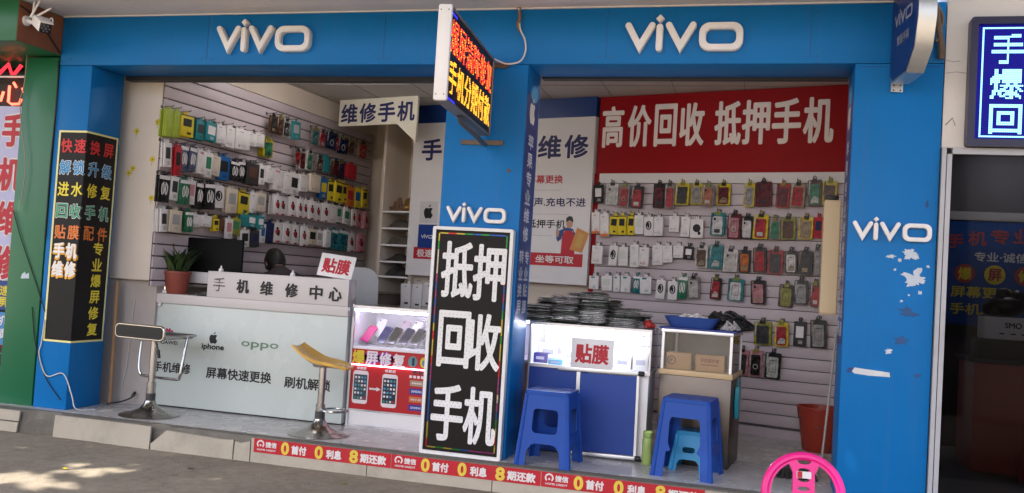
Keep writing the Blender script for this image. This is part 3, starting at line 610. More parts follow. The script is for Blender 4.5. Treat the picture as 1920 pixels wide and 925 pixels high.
# ---------------------------------------------------------------- packs on the walls (distance along wall, height, width, height of pack, style, colours, packs behind)
RIGHT_PACKS = [
 [(.074,2.082,.104,.175,'f','black','white'),(.216,2.081,.125,.202,'c','white','pale'),(.346,2.061,.106,.217,'c','clear','red'),(.473,2.054,.121,.207,'c','black','red'),
  (.693,2.068,.114,.229,'c','black','maroon'),(.798,2.064,.096,.227,'c','clear','red'),(.923,2.083,.131,.198,'c','yellow','dark'),(1.053,2.086,.113,.192,'c','yellow','grey'),
  (1.166,2.072,.112,.195,'c','clear','copper'),(1.295,2.085,.126,.193,'c','yellow','maroon'),(1.534,2.079,.095,.206,'c','yellow','grey'),(1.654,2.089,.139,.216,'c','maroon','maroon'),
  (1.819,2.076,.114,.21,'c','red','maroon'),(1.948,2.079,.123,.204,'c','tan','red'),(2.087,2.1,.114,.221,'c','brown','green'),(2.205,2.101,.116,.205,'c','yellow','brown')],
 [(.078,1.802,.086,.203,'w','white','orange'),(.168,1.783,.09,.218,'w','white','orange'),(.257,1.787,.089,.18,'y','yellow','black'),(.347,1.787,.083,.183,'y','yellow','black'),
  (.431,1.791,.081,.187,'y','yellow','black'),(.517,1.795,.089,.174,'f','white','pale'),(.612,1.781,.089,.173,'o','white','black'),(.704,1.783,.09,.172,'w','white','grey'),
  (.854,1.811,.095,.146,'w','white','grey'),(.965,1.786,.084,.177,'w','white','grey'),(1.071,1.772,.119,.168,'e','white','black'),(1.266,1.816,.134,.205,'c','teal','white'),
  (1.41,1.802,.12,.222,'c','maroon','pink'),(1.528,1.789,.107,.19,'c','black','white'),(1.65,1.8,.131,.211,'c','yellow','red'),(1.77,1.784,.092,.18,'c','clear','green'),
  (1.881,1.794,.125,.193,'c','olive','brown'),(2.028,1.799,.118,.188,'c','yellow','tan'),(2.127,1.807,.076,.176,'f','red','navy')],
 [(.113,1.499,.108,.173,'w','white','grey'),(.269,1.497,.087,.188,'o','white','black'),(.363,1.496,.095,.179,'f','white','pale'),(.489,1.501,.086,.21,'w','white','grey'),
  (.586,1.497,.098,.176,'w','white','red'),(.709,1.518,.099,.183,'w','white','grey'),(.806,1.532,.09,.154,'w','white','grey'),(.909,1.557,.094,.11,'w','white','grey'),
  (1.01,1.549,.089,.117,'f','black','white'),(1.127,1.519,.116,.194,'c','white','brown'),(1.258,1.524,.122,.216,'c','teal','teal'),(1.397,1.497,.124,.195,'c','white','silver'),
  (1.516,1.496,.099,.197,'c','black','orange'),(1.653,1.513,.116,.218,'c','dark','red'),(1.786,1.5,.125,.209,'c','red','dark'),(1.92,1.506,.105,.192,'c','black','white'),
  (2.042,1.504,.118,.205,'c','dark','dark'),(2.137,1.519,.053,.226,'c','clear','grey')],
 [(.096,1.234,.095,.123,'w','white','teal'),(.224,1.233,.107,.139,'f','white','pale'),(.325,1.234,.068,.146,'w','white','teal'),(.409,1.235,.096,.153,'w','white','teal'),
  (.517,1.237,.076,.16,'b','teal','white'),(.612,1.236,.11,.156,'w','white','teal'),(.755,1.206,.088,.174,'o','white','black'),(.878,1.203,.091,.169,'o','white','black'),
  (.971,1.232,.081,.199,'b','green','white'),(1.072,1.24,.113,.194,'c','clear','silver'),(1.272,1.243,.098,.192,'c','black','red'),(1.454,1.242,.142,.197,'c','teal','white'),
  (1.652,1.233,.131,.206,'c','black','pink'),(1.888,1.216,.123,.192,'c','black','olive'),(2.016,1.253,.114,.205,'c','dark','grey'),(2.135,1.238,.084,.203,'c','brown','red')],
 [(1.527,.937,.123,.099,'f','white','teal'),(1.708,.882,.151,.2,'c','olive','dark'),(1.869,.884,.118,.203,'c','yellow','red'),(2.018,.9,.103,.21,'f','dark','white'),
  (2.173,.913,.13,.234,'c','black','grey')],
 [(1.537,.613,.109,.224,'c','pink','dark'),(1.661,.618,.112,.227,'c','pink','black'),(1.81,.613,.132,.221,'c','black','pale')],
]
LEFT_PACKS = [
 [(1.383,2.563,.104,.158,'c','brown','dark'),(1.502,2.568,.098,.165,'c','brown','brown'),(1.625,2.568,.109,.162,'c','white','dark'),(1.764,2.57,.129,.169,'f','teal','grey'),
  (2.165,2.574,.137,.166,'c','clear','teal'),(2.303,2.574,.117,.153,'c','pink','red'),(2.448,2.582,.154,.166,'c','navy','navy'),(2.587,2.581,.097,.152,'c','clear','red'),
  (2.723,2.574,.154,.17,'c','navy','navy'),(2.888,2.586,.129,.135,'c','brown','brown'),(3.141,2.584,.169,.177,'c','tan','red')],
 [(-.053,2.312,.08,.209,'f','lime','lime',2),(.03,2.317,.072,.204,'f','lime','lime',1),(.143,2.326,.132,.171,'y','yellow','black',2),(.362,2.325,.1,.154,'f','teal','dark',3),
  (.49,2.334,.141,.152,'f','teal','white',1),(.619,2.336,.104,.151,'w','white','grey',1),(.741,2.329,.11,.176,'w','white','grey',1),(.902,2.336,.19,.171,'w','white','grey',2),
  (1.069,2.365,.125,.111,'w','white','grey',1),(1.203,2.379,.128,.113,'w','white','grey',1),(1.355,2.327,.135,.16,'c','yellow','green',3),(1.824,2.309,.074,.146,'c','clear','red'),
  (1.92,2.301,.099,.191,'c','white','maroon'),(2.035,2.305,.096,.184,'c','white','green'),(2.236,2.297,.117,.152,'c','clear','brown'),(2.379,2.317,.134,.154,'f','teal','teal'),
  (2.59,2.304,.129,.148,'c','brown','maroon'),(2.733,2.3,.136,.179,'c','navy','navy'),(2.916,2.31,.19,.153,'f','red','red')],
 [(-.048,2.052,.077,.188,'f','white','dark',1),(.069,2.018,.065,.223,'f','red','black',1),(.152,2.049,.095,.2,'b','slate','white',1),(.247,2.056,.078,.188,'b','slate','white',1),
  (.361,2.05,.106,.19,'w','white','pink',1),(.48,2.045,.092,.208,'f','white','green',1),(.585,2.052,.104,.165,'w','cream','grey',1),(.711,2.046,.131,.198,'f','blue','black',1),
  (.848,2.037,.118,.163,'b','black','white',1),(.962,2.048,.096,.173,'b','black','white',1),(1.119,2.047,.188,.188,'f','dark','brown',2),(1.265,2.058,.085,.175,'f','white','black',1),
  (1.373,2.072,.119,.144,'w','white','grey',1),(1.517,2.043,.147,.192,'w','white','pink',1),(1.682,2.029,.117,.195,'w','white','grey',1),(1.823,2.036,.151,.202,'f','white','black',2),
  (1.976,2.067,.127,.162,'w','white','grey',2),(2.16,2.087,.203,.169,'w','cream','grey',2),(2.373,2.053,.124,.2,'f','blue','yellow',1),(2.513,2.051,.123,.203,'y','yellow','black'),
  (2.662,2.053,.154,.215,'y','yellow','black'),(2.811,2.06,.121,.199,'y','yellow','black'),(2.958,2.033,.151,.211,'f','orange','red'),(3.119,2.035,.134,.205,'f','yellow','blue'),
  (3.253,2.045,.117,.197,'y','yellow','black')],
 [(-.048,1.775,.105,.206,'b','black','white',1),(.067,1.791,.081,.187,'f','white','dark',1),(.179,1.775,.122,.19,'b','green','white',1),(.297,1.787,.102,.196,'f','white','pink',1),
  (.405,1.763,.1,.21,'b','black','white',1),(.517,1.77,.114,.209,'b','black','white',1),(.654,1.784,.125,.182,'o','white','black',1),(.813,1.768,.148,.205,'f','cream','grey',1),
  (1.035,1.765,.162,.198,'y','yellow','black',1),(1.167,1.782,.084,.177,'w','white','grey',1),(1.283,1.8,.137,.167,'f','cream','grey',1),(1.533,1.8,.116,.176,'p','white','red',2),
  (1.67,1.805,.127,.178,'p','white','red',1),(1.803,1.809,.122,.181,'p','white','red',1),(1.923,1.807,.105,.174,'p','white','red'),(2.035,1.809,.101,.176,'p','white','red'),
  (2.149,1.809,.112,.183,'p','white','red',1),(2.324,1.802,.116,.177,'p','white','red',1),(2.453,1.809,.127,.188,'p','white','red'),(2.598,1.806,.134,.186,'w','white','grey',1),
  (2.755,1.82,.114,.17,'f','white','green'),(2.902,1.807,.142,.167,'f','white','green'),(3.061,1.803,.113,.184,'p','white','red'),(3.189,1.804,.13,.187,'p','pink','red'),
  (3.332,1.794,.133,.174,'p','pink','red')],
 [(-.01,1.519,.076,.175,'f','white','dark',3),(.104,1.524,.12,.171,'f','cream','grey',1),(.267,1.53,.087,.16,'b','green','white',1),(.372,1.55,.111,.096,'w','white','grey'),
  (.493,1.556,.118,.089,'w','white','grey'),(.637,1.538,.071,.106,'y','yellow','black',1),(.711,1.54,.058,.099,'f','brown','brown'),(.797,1.513,.095,.166,'f','white','pink'),
  (.909,1.541,.114,.145,'f','olive','green'),(1.043,1.606,.117,.103,'f','teal','teal',1),(1.169,1.61,.12,.109,'f','teal','white',1),(1.287,1.605,.093,.114,'f','teal','white',1),
  (1.336,1.51,.087,.172,'f','white','blue',3),(1.449,1.525,.117,.183,'f','navy','navy',1),(1.592,1.537,.15,.18,'p','white','red'),(1.751,1.54,.149,.177,'p','white','red'),
  (1.917,1.537,.14,.186,'p','white','red',1),(2.051,1.531,.111,.194,'p','white','red'),(2.2,1.532,.161,.155,'f','cream','black'),(2.355,1.533,.125,.152,'f','white','grey'),
  (2.485,1.532,.11,.172,'w','white','grey'),(2.647,1.53,.125,.2,'b','teal','navy',1),(2.83,1.532,.199,.209,'b','teal','navy'),(3.046,1.523,.15,.194,'p','white','red'),
  (3.221,1.526,.16,.184,'p','pink','red')],
 [(1.076,1.442,.133,.149,'f','white','black'),(1.203,1.447,.102,.146,'f','dark','navy',1)],
]

def card_word(c): return {'f': 'flat pack', 'w': 'box', 'o': 'earphone box', 'p': 'pack', 'y': 'pack', 'b': 'cable bag', 'c': 'phone case pack', 'e': 'headphone box'}[c]
def describe(st, a, b):
    n = {'clear': 'clear plastic', 'dark': 'dark grey', 'olive': 'olive green', 'lime': 'lime green', 'pale': 'pale grey'}
    A_, B_ = n.get(a, a), n.get(b, b)
    if st == 'c': return '%s framed %s phone case' % (A_, B_) if a != b else '%s phone case' % A_
    if st == 'p': return '%s pack with red and black print' % A_
    if st == 'o': return 'white box with black oval'
    if st == 'b': return '%s bag with %s cable' % (A_, B_)
    if st == 'y': return 'yellow pack with black window'
    if st == 'e': return 'white box with black headphones'
    return '%s %s' % (A_, 'box' if st == 'w' else 'pack') + (' with %s print' % B_ if a != b else '')
def make_pack(st, a, b, w_, h_, loc, rz, tilt, label, group, nback, blab):
    kx = random.Random(hash((round(w_*1e4), round(h_*1e4), st)) & 0xffff)
    th = {'c': .014, 'w': .03, 'o': .03, 'f': .012, 'y': .018, 'p': .012, 'b': .016, 'e': .035}[st]
    y0, y1 = -th/2, th/2; film = st in 'cb'
    m = MB()
    if st == 'c': m.plate([rrect(w_, h_, .012, 3)], y0, y1)
    else: m.box(-w_/2, w_/2, y0, y1, -h_/2, h_/2, bev=min(.003, th*.2))
    m.plate([rrect(.03, .03, .008, 2, 0, h_/2+.0152), ell(.006, .006, 8, 0, h_/2+.018)[::-1]], -.0015, .0015)
    o = m.build('phone_case_pack' if st == 'c' else 'accessory_pack', pm(a, film), None, loc, 0, (0, tilt, rz))
    tag(o, label, 'phone case' if st == 'c' else 'pack', group)
    p = MB(); yy = y0-.001
    if st == 'c':
        p.mat(0).plate([rrect(w_*.70, h_*.78, .012, 3, 0, -h_*.06)], y0-.007, y0+.001)
        p.build('phone_case', pm(b, True), o)
        v = kx.randrange(5); q = MB()
        if v in (2, 4): q.mat(0).plate([rrect(w_*.16, h_*.13, .006, 2, -w_*.2, h_*.22)], y0-.0085, y0-.006)
        else: q.mat(0).plate([rrect(w_*.44, h_*.46, .006, 2, 0, -h_*.02), rrect(w_*.40, h_*.42, .005, 2, 0, -h_*.02)[::-1]], y0-.0083, y0-.006)
        q.mat(1).plate([[(-w_*.42, h_*.46), (-w_*.30, h_*.47), (-w_*.37, -h_*.05), (-w_*.43, -h_*.1)]], y0-.0009, y0+.001)  # pale slanted strip paints a highlight on the plastic
        if v == 0: q.mat(1).plate([ell(w_*.2, w_*.2, 16, 0, -h_*.12), ell(w_*.14, w_*.14, 16, 0, -h_*.12)[::-1]], y0-.0082, y0-.006)
        elif v == 1: q.mat(1).plate([[(-w_*.28, -h_*.40), (w_*.28, -h_*.38), (w_*.28, -h_*.2), (0, -h_*.12), (-w_*.2, -h_*.25)]], y0-.0082, y0-.006)  # pale lower shape is a painted glint
        elif v == 2: q.mat(1).plate([rrect(w_*.4, h_*.16, .004, 2, 0, -h_*.30)], y0-.0082, y0-.006)
        q.build('case_detail_glint', [pm('black', True), pm(('silver', 'pale', 'tan', 'dark')[kx.randrange(4)], True)], o)
        MB().plate([rrect(w_*.34, .03, .006, 2, 0, h_/2-.006)], y0-.008, y0-.0002).tube([(-.014, y0, h_/2), (-.012, y0, h_/2+.028), (.012, y0, h_/2+.028), (.014, y0, h_/2)], .003, 6).build('hanger_clip', pm('black' if kx.random() < .7 else 'olive', True), o)
    elif st in 'wf':
        if st == 'f': p.plate([rrect(w_*.62, h_*.46, .004, 2, 0, h_*.08)], yy-.001, y0+.001)
        else:
            p.plate([rrect(w_*.3, h_*.035, .001, 1, -w_*.12, h_*.36)], yy, y0+.001)
            if b in ('orange', 'teal', 'pink'): p.plate([rrect(w_*.96, h_*.10, .002, 2, 0, -h_*.44)] if b == 'orange' else [rrect(w_*.4, h_*.09, .002, 2, -w_*.1, h_*.40)], yy-.0004, y0+.001)
            else: p.plate([ell(w_*.07, w_*.07, 8, -w_*.24, -h_*.34)], yy-.0004, y0+.001)
        for k in range(3): p.plate([rrect(w_*(.3+.1*kx.random()), h_*.018, .0008, 1, w_*.08, -h_*(.28+.05*k))], yy, y0+.001)
        p.build('picture', pm(b), o)
    elif st == 'o':
        p.mat(0).plate([ell(w_*.32, h_*.24, 20, 0, h_*.05)], yy, y0+.001)
        p.mat(1).tube([(w_*.15*math.sin(t), yy-.001, h_*.05+h_*.17*math.cos(t)) for t in [k*.45 for k in range(11)]], .0035, 5); p.build('picture', [pm('black'), pm('white')], o)
    elif st == 'p':
        p.mat(0).plate([[(-w_*.2, -h_*.06), (-w_*.24, h_*.1), (-.0, h_*.16), (w_*.22, h_*.12), (w_*.26, -h_*.04), (w_*.1, h_*.02), (w_*.12, -h_*.14), (-w_*.08, -h_*.14)]], yy, y0+.001)
        p.plate([rrect(w_*.36, h_*.07, .004, 2, w_*.05, -h_*.46)], yy, y0+.001)
        p.mat(1).plate([ell(w_*.13, h_*.07, 10, -w_*.02, h_*.2)], yy-.0003, y0+.001).plate([[(-w_*.04, -h_*.17), (w_*.2, -h_*.18), (w_*.2, h_*.06), (w_*.06, h_*.09)]], yy-.0006, y0+.001); p.build('picture', [pm('red'), pm('black')], o)
    elif st == 'y':
        p.plate([rrect(w_*.64, h_*.36, .004, 2, 0, h_*.14)], yy, y0+.001).plate([rrect(w_*.98, h_*.05, .001, 1, 0, h_*.46)], yy, y0+.001).plate([rrect(w_*.3, h_*.1, .002, 1, w_*.15, -h_*.34)], yy, y0+.001); p.build('picture', pm(b), o)
    elif st == 'b':
        for s_ in (-1, 1): p.tube(smooth([(s_*w_*.08, yy, h_*.25), (s_*w_*.26, yy-.002, h_*.1), (s_*w_*.2, yy, -h_*.2), (s_*w_*.06, yy-.002, -h_*.1), (s_*w_*.1, yy, h_*.2)], 4), .0045, 5)
        p.build('cable', pm(b), o)
        MB().plate([rrect(w_*.98, h_*.14, .002, 1, 0, h_*.42)], yy, y0+.001).build('header_card', pm('white'), o)
    elif st == 'e':
        p.ball((0, yy, h_*.02), w_*.30, .004, h_*.22).ball((w_*.2, yy, -h_*.25), w_*.12, .004, h_*.1); p.build('picture', pm('black'), o)
    n_ = Vector((math.cos(rz), math.sin(rz), 0)).cross(Vector((0, 0, 1)))     # outward
    for k in range(nback):
        c = o.copy(); COL.objects.link(c); c.location = Vector(loc)-n_*(.026*(k+1))+Vector((random.uniform(-.006, .006), random.uniform(-.004, .004), random.uniform(-.006, .004)))
        c.rotation_euler = (0, tilt+random.uniform(-.05, .05), rz+random.uniform(-.05, .05)); c['label'] = blab; c['group'] = 'packs hidden behind front packs on the slatted walls'
    return o
def hang(rows, P0, D, rz, off, wall, parent, nm):
    N_ = Vector((D.y, -D.x, 0)); hk = 0
    for ri, row in enumerate(rows):
        for i, e in enumerate(row):
            s, z, w_, h_, st, a, b = e[:7]; nb = e[7] if len(e) > 7 else 0
            if nm.startswith('left'): w_ *= 1.13; h_ *= 1.06; nb = max(nb, 1 if (ri > 0 and i % 3 == 0) else 0)
            w_ = min(w_, .20); o2 = off+random.uniform(-.02, .02)
            loc = P0+D*s+N_*o2+Vector((0, 0, z)); ti = random.uniform(-.05, .05) if st == 'c' else random.uniform(-.07, .07)
            lab = '%s, %s from left, %s row, %s' % (describe(st, a, b), ORD[i], ORD[ri], wall)
            blab = 'pack right behind the %s pack of the %s row, %s' % (ORD[i], ORD[ri], wall)
            make_pack(st, a, b, w_, h_, loc, rz+random.uniform(-.08, .08), ti, lab, 'packs hanging on the %s' % nm, nb, blab)
            if hk < 100:
                hk += 1; zz = z+h_/2+.024
                MB().tube([(s, -.02, zz), (s, -o2-.03, zz+.004), (s, -o2-.036, zz+.016)], .0032, 6).box(s-.012, s+.012, -.024, -.0202, zz-.012, zz+.014).build('hook', HOOKM, parent)
hang(LEFT_PACKS, LWP, LWD, AL, .10, 'left wall', sl, 'left slatted wall')
hang(RIGHT_PACKS, BO, BD, AB, .07, 'right wall', sr, 'right slatted wall')

# ================================================================ counter, showcases and what stands on them
MINT = mat('mint_board', (.53, .58, .545, 1), .26, 0, .05, 1.5, dirt=.07)
CTOP = mat('counter_top', (.56, .525, .515, 1), .4, 0, .04, 3)
ct = thing('reception_counter', 'long pale mint counter with black lettering and phone logos on its front', 'counter', (1.1, .6, 0))
MB().box(-.935, .94, .0, .5, .012, .845, bev=.003).build('body', MINT, ct)
MB().box(-.99, .945, -.022, .56, .846, .922, bev=.004).build('top_slab', CTOP, ct)
MB().box(-.925, .93, .01, .49, 0, .011).build('plinth', DARK, ct)
sb = MB().box(-.315, .935, -.012, .14, .923, 1.132, bev=.003).build('name_board', CTOP, ct)
m = MB()
for i, (ch, x) in enumerate((('手', -.205), ('机', .012), ('维', .225), ('修', .445), ('中', .66), ('心', .825))):
    z = 1.028-.003*i
    if i == 0:
        for (a, b) in sorted(raster(ch, 22)):
            if (a*7+b*3) % 5 and not (b in (12, 13) and a % 3): m.box(x+((a)/22-.5)*.105, x+((a+.8)/22-.5)*.105, -.016, -.0125, z+(b/22-.5)*.11, z+((b+.8)/22-.5)*.11)
    else: m.text(ch, x, z, .112, .112, -.0135, .03).text(ch, x, z, .112, .112, -.018, .03)
m.build('lettering', BLACK, sb)
m = MB(); z0 = .295
m.mat(0).text('手机维修', -.595, .322, .35, .087, -.0015, .026).text('屏幕快速更换', .02, .312, .59, .092, -.0015, .026).text('刷机解锁', .63, .296, .40, .092, -.0015, .026)
m.text('iphone', -.23, .515, .205, .06, -.0015, .04)
m.text('HUAWEI', -.655, .525, .19, .03, -.0015, .03)
a, b = apple(.085, -.23, .588); m.plate(a, -.002, -.0005); m.plate(b, -.002, -.0005)
m.mat(1)
for i, ch in enumerate('oppo'): m.text(ch, .065+i*.085, .568-(.012 if ch == 'p' else 0), .075, .042 if ch == 'o' else .062, -.0015, .035)
m.mat(2)
for k in range(8):
    a_ = R(-10+k*200/7); M_ = T(-.655+.033*math.cos(a_), 0, .575+.036*math.sin(a_)) @ Ry(-a_)
    m.plate([ell(.034, .013, 12)], -.0015-k*.00015, -.0003, M_)
m.build('lettering', [BLACK, mat('logo_green', (.14, .22, .15, 1), .5), mat('logo_crimson', (.36, .012, .06, 1), .5)], ct)
tag(MB().ball((0, 0, 0), .018, .012, .016).box(-.012, .012, -.004, .01, -.001, .022, bev=.003).build('wall_clip', WHITE, None, (.355, .584, .83)), 'small white plastic hook under the left end of the counter top', 'hook')

# white film sign plates
def film_sign(label, c, w_, h_, rot):
    t = tag(MB().box(-w_/2, w_/2, -.004, .004, -h_/2, h_/2, bev=.0015).build('sign_plate', mat('sign_white', (.70, .68, .68, 1), .35), None, c, 0, rot), label, 'sign')
    MB().text('贴膜', 0, -.002, w_*.8, h_*.68, -.0052, .035).build('lettering', REDT, t); return t
fs = film_sign('white plate with two red characters leaning back on the counter name board', (1.885, .66, 1.232), .30, .185, (R(-14), R(5), 0))
film_sign('white plate with two red characters standing against the lit right showcase glass', (4.0, .438, .722), .30, .205, (R(-4), R(0), 0))

# ---- left lit showcase with poster
FR = mat('case_frame', (.50, .50, .53, 1), .3, .8, .08)
INW = mat('case_white', (.78, .77, .80, 1), .4, 0, .03)
GLS = glass('clear_glass', (.97, .98, .99, 1))
LEDW = glow('led_white', (.80, .74, 1, 1), 10)
LEDP = glow('led_pink', (1, .62, .85, 1), 2.5)
s1 = thing('showcase', 'left glass showcase lit in lilac over a red phone repair poster', 'showcase', (2.52, .655, 0))
x0, x1 = -.462, .98
MB().box(x0, x1, .44, .455, .0, .935).box(x0, x0+.012, .015, .44, .13, .93).box(x1-.012, x1, .015, .44, 0, .93).build('carcass', INW, s1)
MB().box(x0+.0125, x1-.0125, .0, .439, .600, .622, bev=.002).build('shelf', INW, s1)
MB().box(x0, x1, .0, .439, .0, .13).build('base', WHITE, s1)
fm = MB()
for a, b, c, d_ in ((x0-.004, x0+.014, 0, .94), (x1-.014, x1+.004, 0, .94)): fm.box(a, b, -.012, .014, c, d_)
fm.box(x0+.0145, x1-.0145, -.012, .012, .915, .938).box(x0+.0145, x1-.0145, -.010, .01, .122, .134).box(x0+.0145, x1-.0145, -.008, .01, -.0, .012).build('frame', FR, s1)
MB().box(x0+.0145, x1-.0145, -.006, -.002, .6205, .915).box(x0, x1, .013, .44, .936, .941).build('glass_pane', GLS, s1)
MB().tube([(x0+.03, .03, .902), (x1-.03, .03, .902)], .008, 8).build('light_tube', LEDW, s1)
MB().tube([(x0+.02, -.012, .478), (x1-.3, -.012, .478)], .0045, 6).build('light_tube', LEDP, s1)
ps = MB().box(x0+.0145, x1-.1, -.004, .0, .1345, .474).box(x0+.0145, x1-.1, -.008, -.0, .482, .599).build('poster', mat('poster_red_print', (.42, .010, .016, 1), .35), s1)
m = MB()
for i, (ch, ci) in enumerate((('爆', 0), ('屏', 1), ('修', 1), ('复', 1))):
    m.mat(3 if i in (1, 2) else 4).plate([ell(.07, .05, 18, -.39+.112*i, .54)], -.0086, -.008)
    m.mat(ci).text(ch, -.39+.112*i, .54-.002*i, .104, .105, -.0092, .03)
m.mat(5).plate([ell(.038, .042, 18, .06, .535)], -.0088, -.008).mat(6).plate([rrect(.02, .06, .004, 2, .065, .535)], -.0096, -.008)
m.mat(0).plate([ell(.03, .04, 18, .15, .535)], -.0088, -.008).mat(5).plate([ell(.018, .026, 14, .155, .53)], -.0096, -.008)
m.mat(6).text('手机维修', .16, .455, .2, .035, -.0052, .03)
m.mat(1).text('修复前', -.36, .452, .08, .022, -.0052, .03).text('修复后', -.12, .447, .09, .022, -.0052, .03)
for cx, z, screen in ((-.362, .305, 7), (-.118, .295, 6)):
    m.mat(1).plate([rrect(.128, .255, .022, 4, cx, z)], -.0055, -.003); m.mat(screen).plate([rrect(.110, .195, .002, 1, cx, z)], -.0064, -.005)
    for a_ in range(4):
        for b_ in range(5):
            if b_ < 4 or a_ < 3: m.mat((1, 5, 8, 1)[(a_*3+b_) % 4]).plate([rrect(.016, .016, .003, 2, cx-.039+.026*a_, z+.075-.030*b_)], -.0071, -.006)
    for a_ in range(4): m.mat((2, 5, 1, 9)[a_]).plate([rrect(.016, .016, .003, 2, cx-.039+.026*a_, z-.083)], -.0071, -.006)
m.mat(1).plate([[(-.285, .292), (-.225, .292), (-.225, .282), (-.19, .299), (-.225, .316), (-.225, .306), (-.285, .306)]], -.0055, -.003)
for k, (ci, txt) in enumerate(((10, ''), (11, 'SAMSUNG'), (12, 'MI小米'), (11, 'ZTE中兴'))):
    z = .372-.062*k; m.mat(ci).plate([rrect(.115, .043, .003, 2, .105, z)], -.0055, -.003); m.mat(1)
    if txt: m.text(txt, .105, z, .085, .02, -.0062, .03)
    else:
        for q in range(6): m.plate([rrect(.009, .012, .001, 1, .068+.014*q, z)], -.0062, -.005)
for q in range(5): m.mat(1).plate([rrect(.022, .02, .002, 1, .05+.032*q, .420)], -.0055, -.003)
m.build('poster_print', [YEL, mat('print_white', (.72, .66, .68, 1), .4), GRN, mat('print_violet', (.30, .04, .32, 1), .4), REDT, mat('print_tealgrey', (.10, .24, .26, 1), .5), mat('print_night', (.02, .022, .04, 1), .3), mat('print_slate', (.04, .06, .075, 1), .3), CYAN, REDT, mat('badge_beige', (.36, .26, .17, 1), .5), mat('badge_blue', (.012, .03, .30, 1), .5), mat('badge_orange', (.55, .16, .04, 1), .5)], ps)
# phones on stands in the showcase
PH = (('hot pink phone', (.62, .03, .22), -.405, 0), ('white backed phone', (.66, .66, .68), -.345, 1), ('deep blue phone', (.02, .03, .16), -.27, 0), ('black phone in front', (.02, .02, .03), -.185, 0), ('rose grey phone', (.42, .34, .38), -.14, 1), ('silver white phone with logo', (.66, .64, .66), -.04, 1), ('graphite phone', (.05, .05, .06), .01, 0), ('lilac grey phone', (.40, .38, .46), .07, 1), ('bright blue phone', (.015, .10, .42), .145, 0), ('dark navy phone', (.02, .025, .07), -.085, 0))
for i, (nm, c, x, back) in enumerate(PH):
    t = thing('display_phone', '%s slanted on a clear stand in the left showcase' % nm, 'phone', (2.52+x, .655+(.20 if back else .11), .6225), R(-4), 'phones on stands', None)
    L_ = .155; tl = R(-38 if not back else -24); M_ = T(0, 0, .03 if not back else .07) @ Rz(0) @ Rx(tl) @ Ry(R(12))
    MB().plate([rrect(.074, L_, .010, 4, 0, L_/2)], -.004, .004, M_).build('phone_body', mat('phone_shell_%d' % i, (*c, 1), .22, 0, .03, coat=.4), t)
    if i in (2, 3, 6, 8, 9): MB().plate([rrect(.066, L_-.016, .005, 3, 0, L_/2)], -.0052, -.0041, M_).build('screen', mat('screen_%d' % i, tuple(v*.6 for v in c)+(1,), .1), t)
    else: MB().plate([ell(.006, .006, 10, -.022, L_-.02)], -.0052, -.0041, M_).build('camera_dot', BLACK_G, t)
    MB().box(-.03, .03, -.012, .05, 0, .004).box(-.02, .02, .02, .024, .004, .028 if not back else .075).box(-.02, .02, -.012, -.008, .004, .02).build('stand', GLS, t)

# ---- right lit showcase
s2 = thing('showcase', 'right glass showcase glowing white inside above a royal blue base', 'showcase', (3.97, .455, 0))
x0, x1 = -.432, .442
MB().box(x0, x1, .44, .455, .6, .915).box(x0, x0+.012, .015, .44, .61, .912).box(x0+.0125, x1, .0, .44, .600, .618).build('carcass', INW, s2)
ROY = mat('royal_blue_board', (.008, .045, .26, 1), .4, 0, .06, 2)
MB().box(x0, -.04, .0, .45, .014, .598).build('base', ROY, s2)
MB().box(.0, x1-.01, .02, .45, .014, .598).build('base', WHITE, s2)
fm = MB().box(x0, x1, -.012, .012, .900, .918).box(x1-.012, x1, -.0115, .012, .6, .8995).box(x0, x0+.010, -.0115, .012, .0, .8995).box(x0+.0105, x1-.0125, -.012, .012, .600, .619)
fm.build('frame', FR, s2)
MB().box(x0+.0105, x1-.0125, -.004, -.001, .6195, .8995).box(x0, x1, .013, .44, .913, .918).box(x1-.005, x1-.001, .013, .44, .62, .912).build('glass_pane', GLS, s2)
MB().tube([(x0+.03, .035, .885), (x1-.03, .035, .885)], .008, 8).build('light_tube', glow('led_cool', (.88, .90, 1, 1), 26), s2)
fb = thing('folding_board', 'royal blue board with silver frame leaning against the right showcase', 'board', (4.05, .438, 0), 0, None, (R(-1.2), R(-.6), 0))
MB().box(-.118, .28, -.012, -.004, .04, .585).build('panel', ROY, fb)
MB().box(-.285, .29, -.02, -.001, .590, .622, bev=.004).box(-.145, -.119, -.018, -.001, .035, .5895).box(.281, .298, -.018, -.001, .035, .5895).box(-.20, .292, -.02, -.001, .008, .0345, bev=.004).build('frame', ALU, fb)
for z in (.022, .606): MB().lathe([(.018, 0), (.018, .035), (.012, .04)], 14, T(.292, -.011, z) @ Ry(PI/2)).build('end_knob', BLACK, fb)
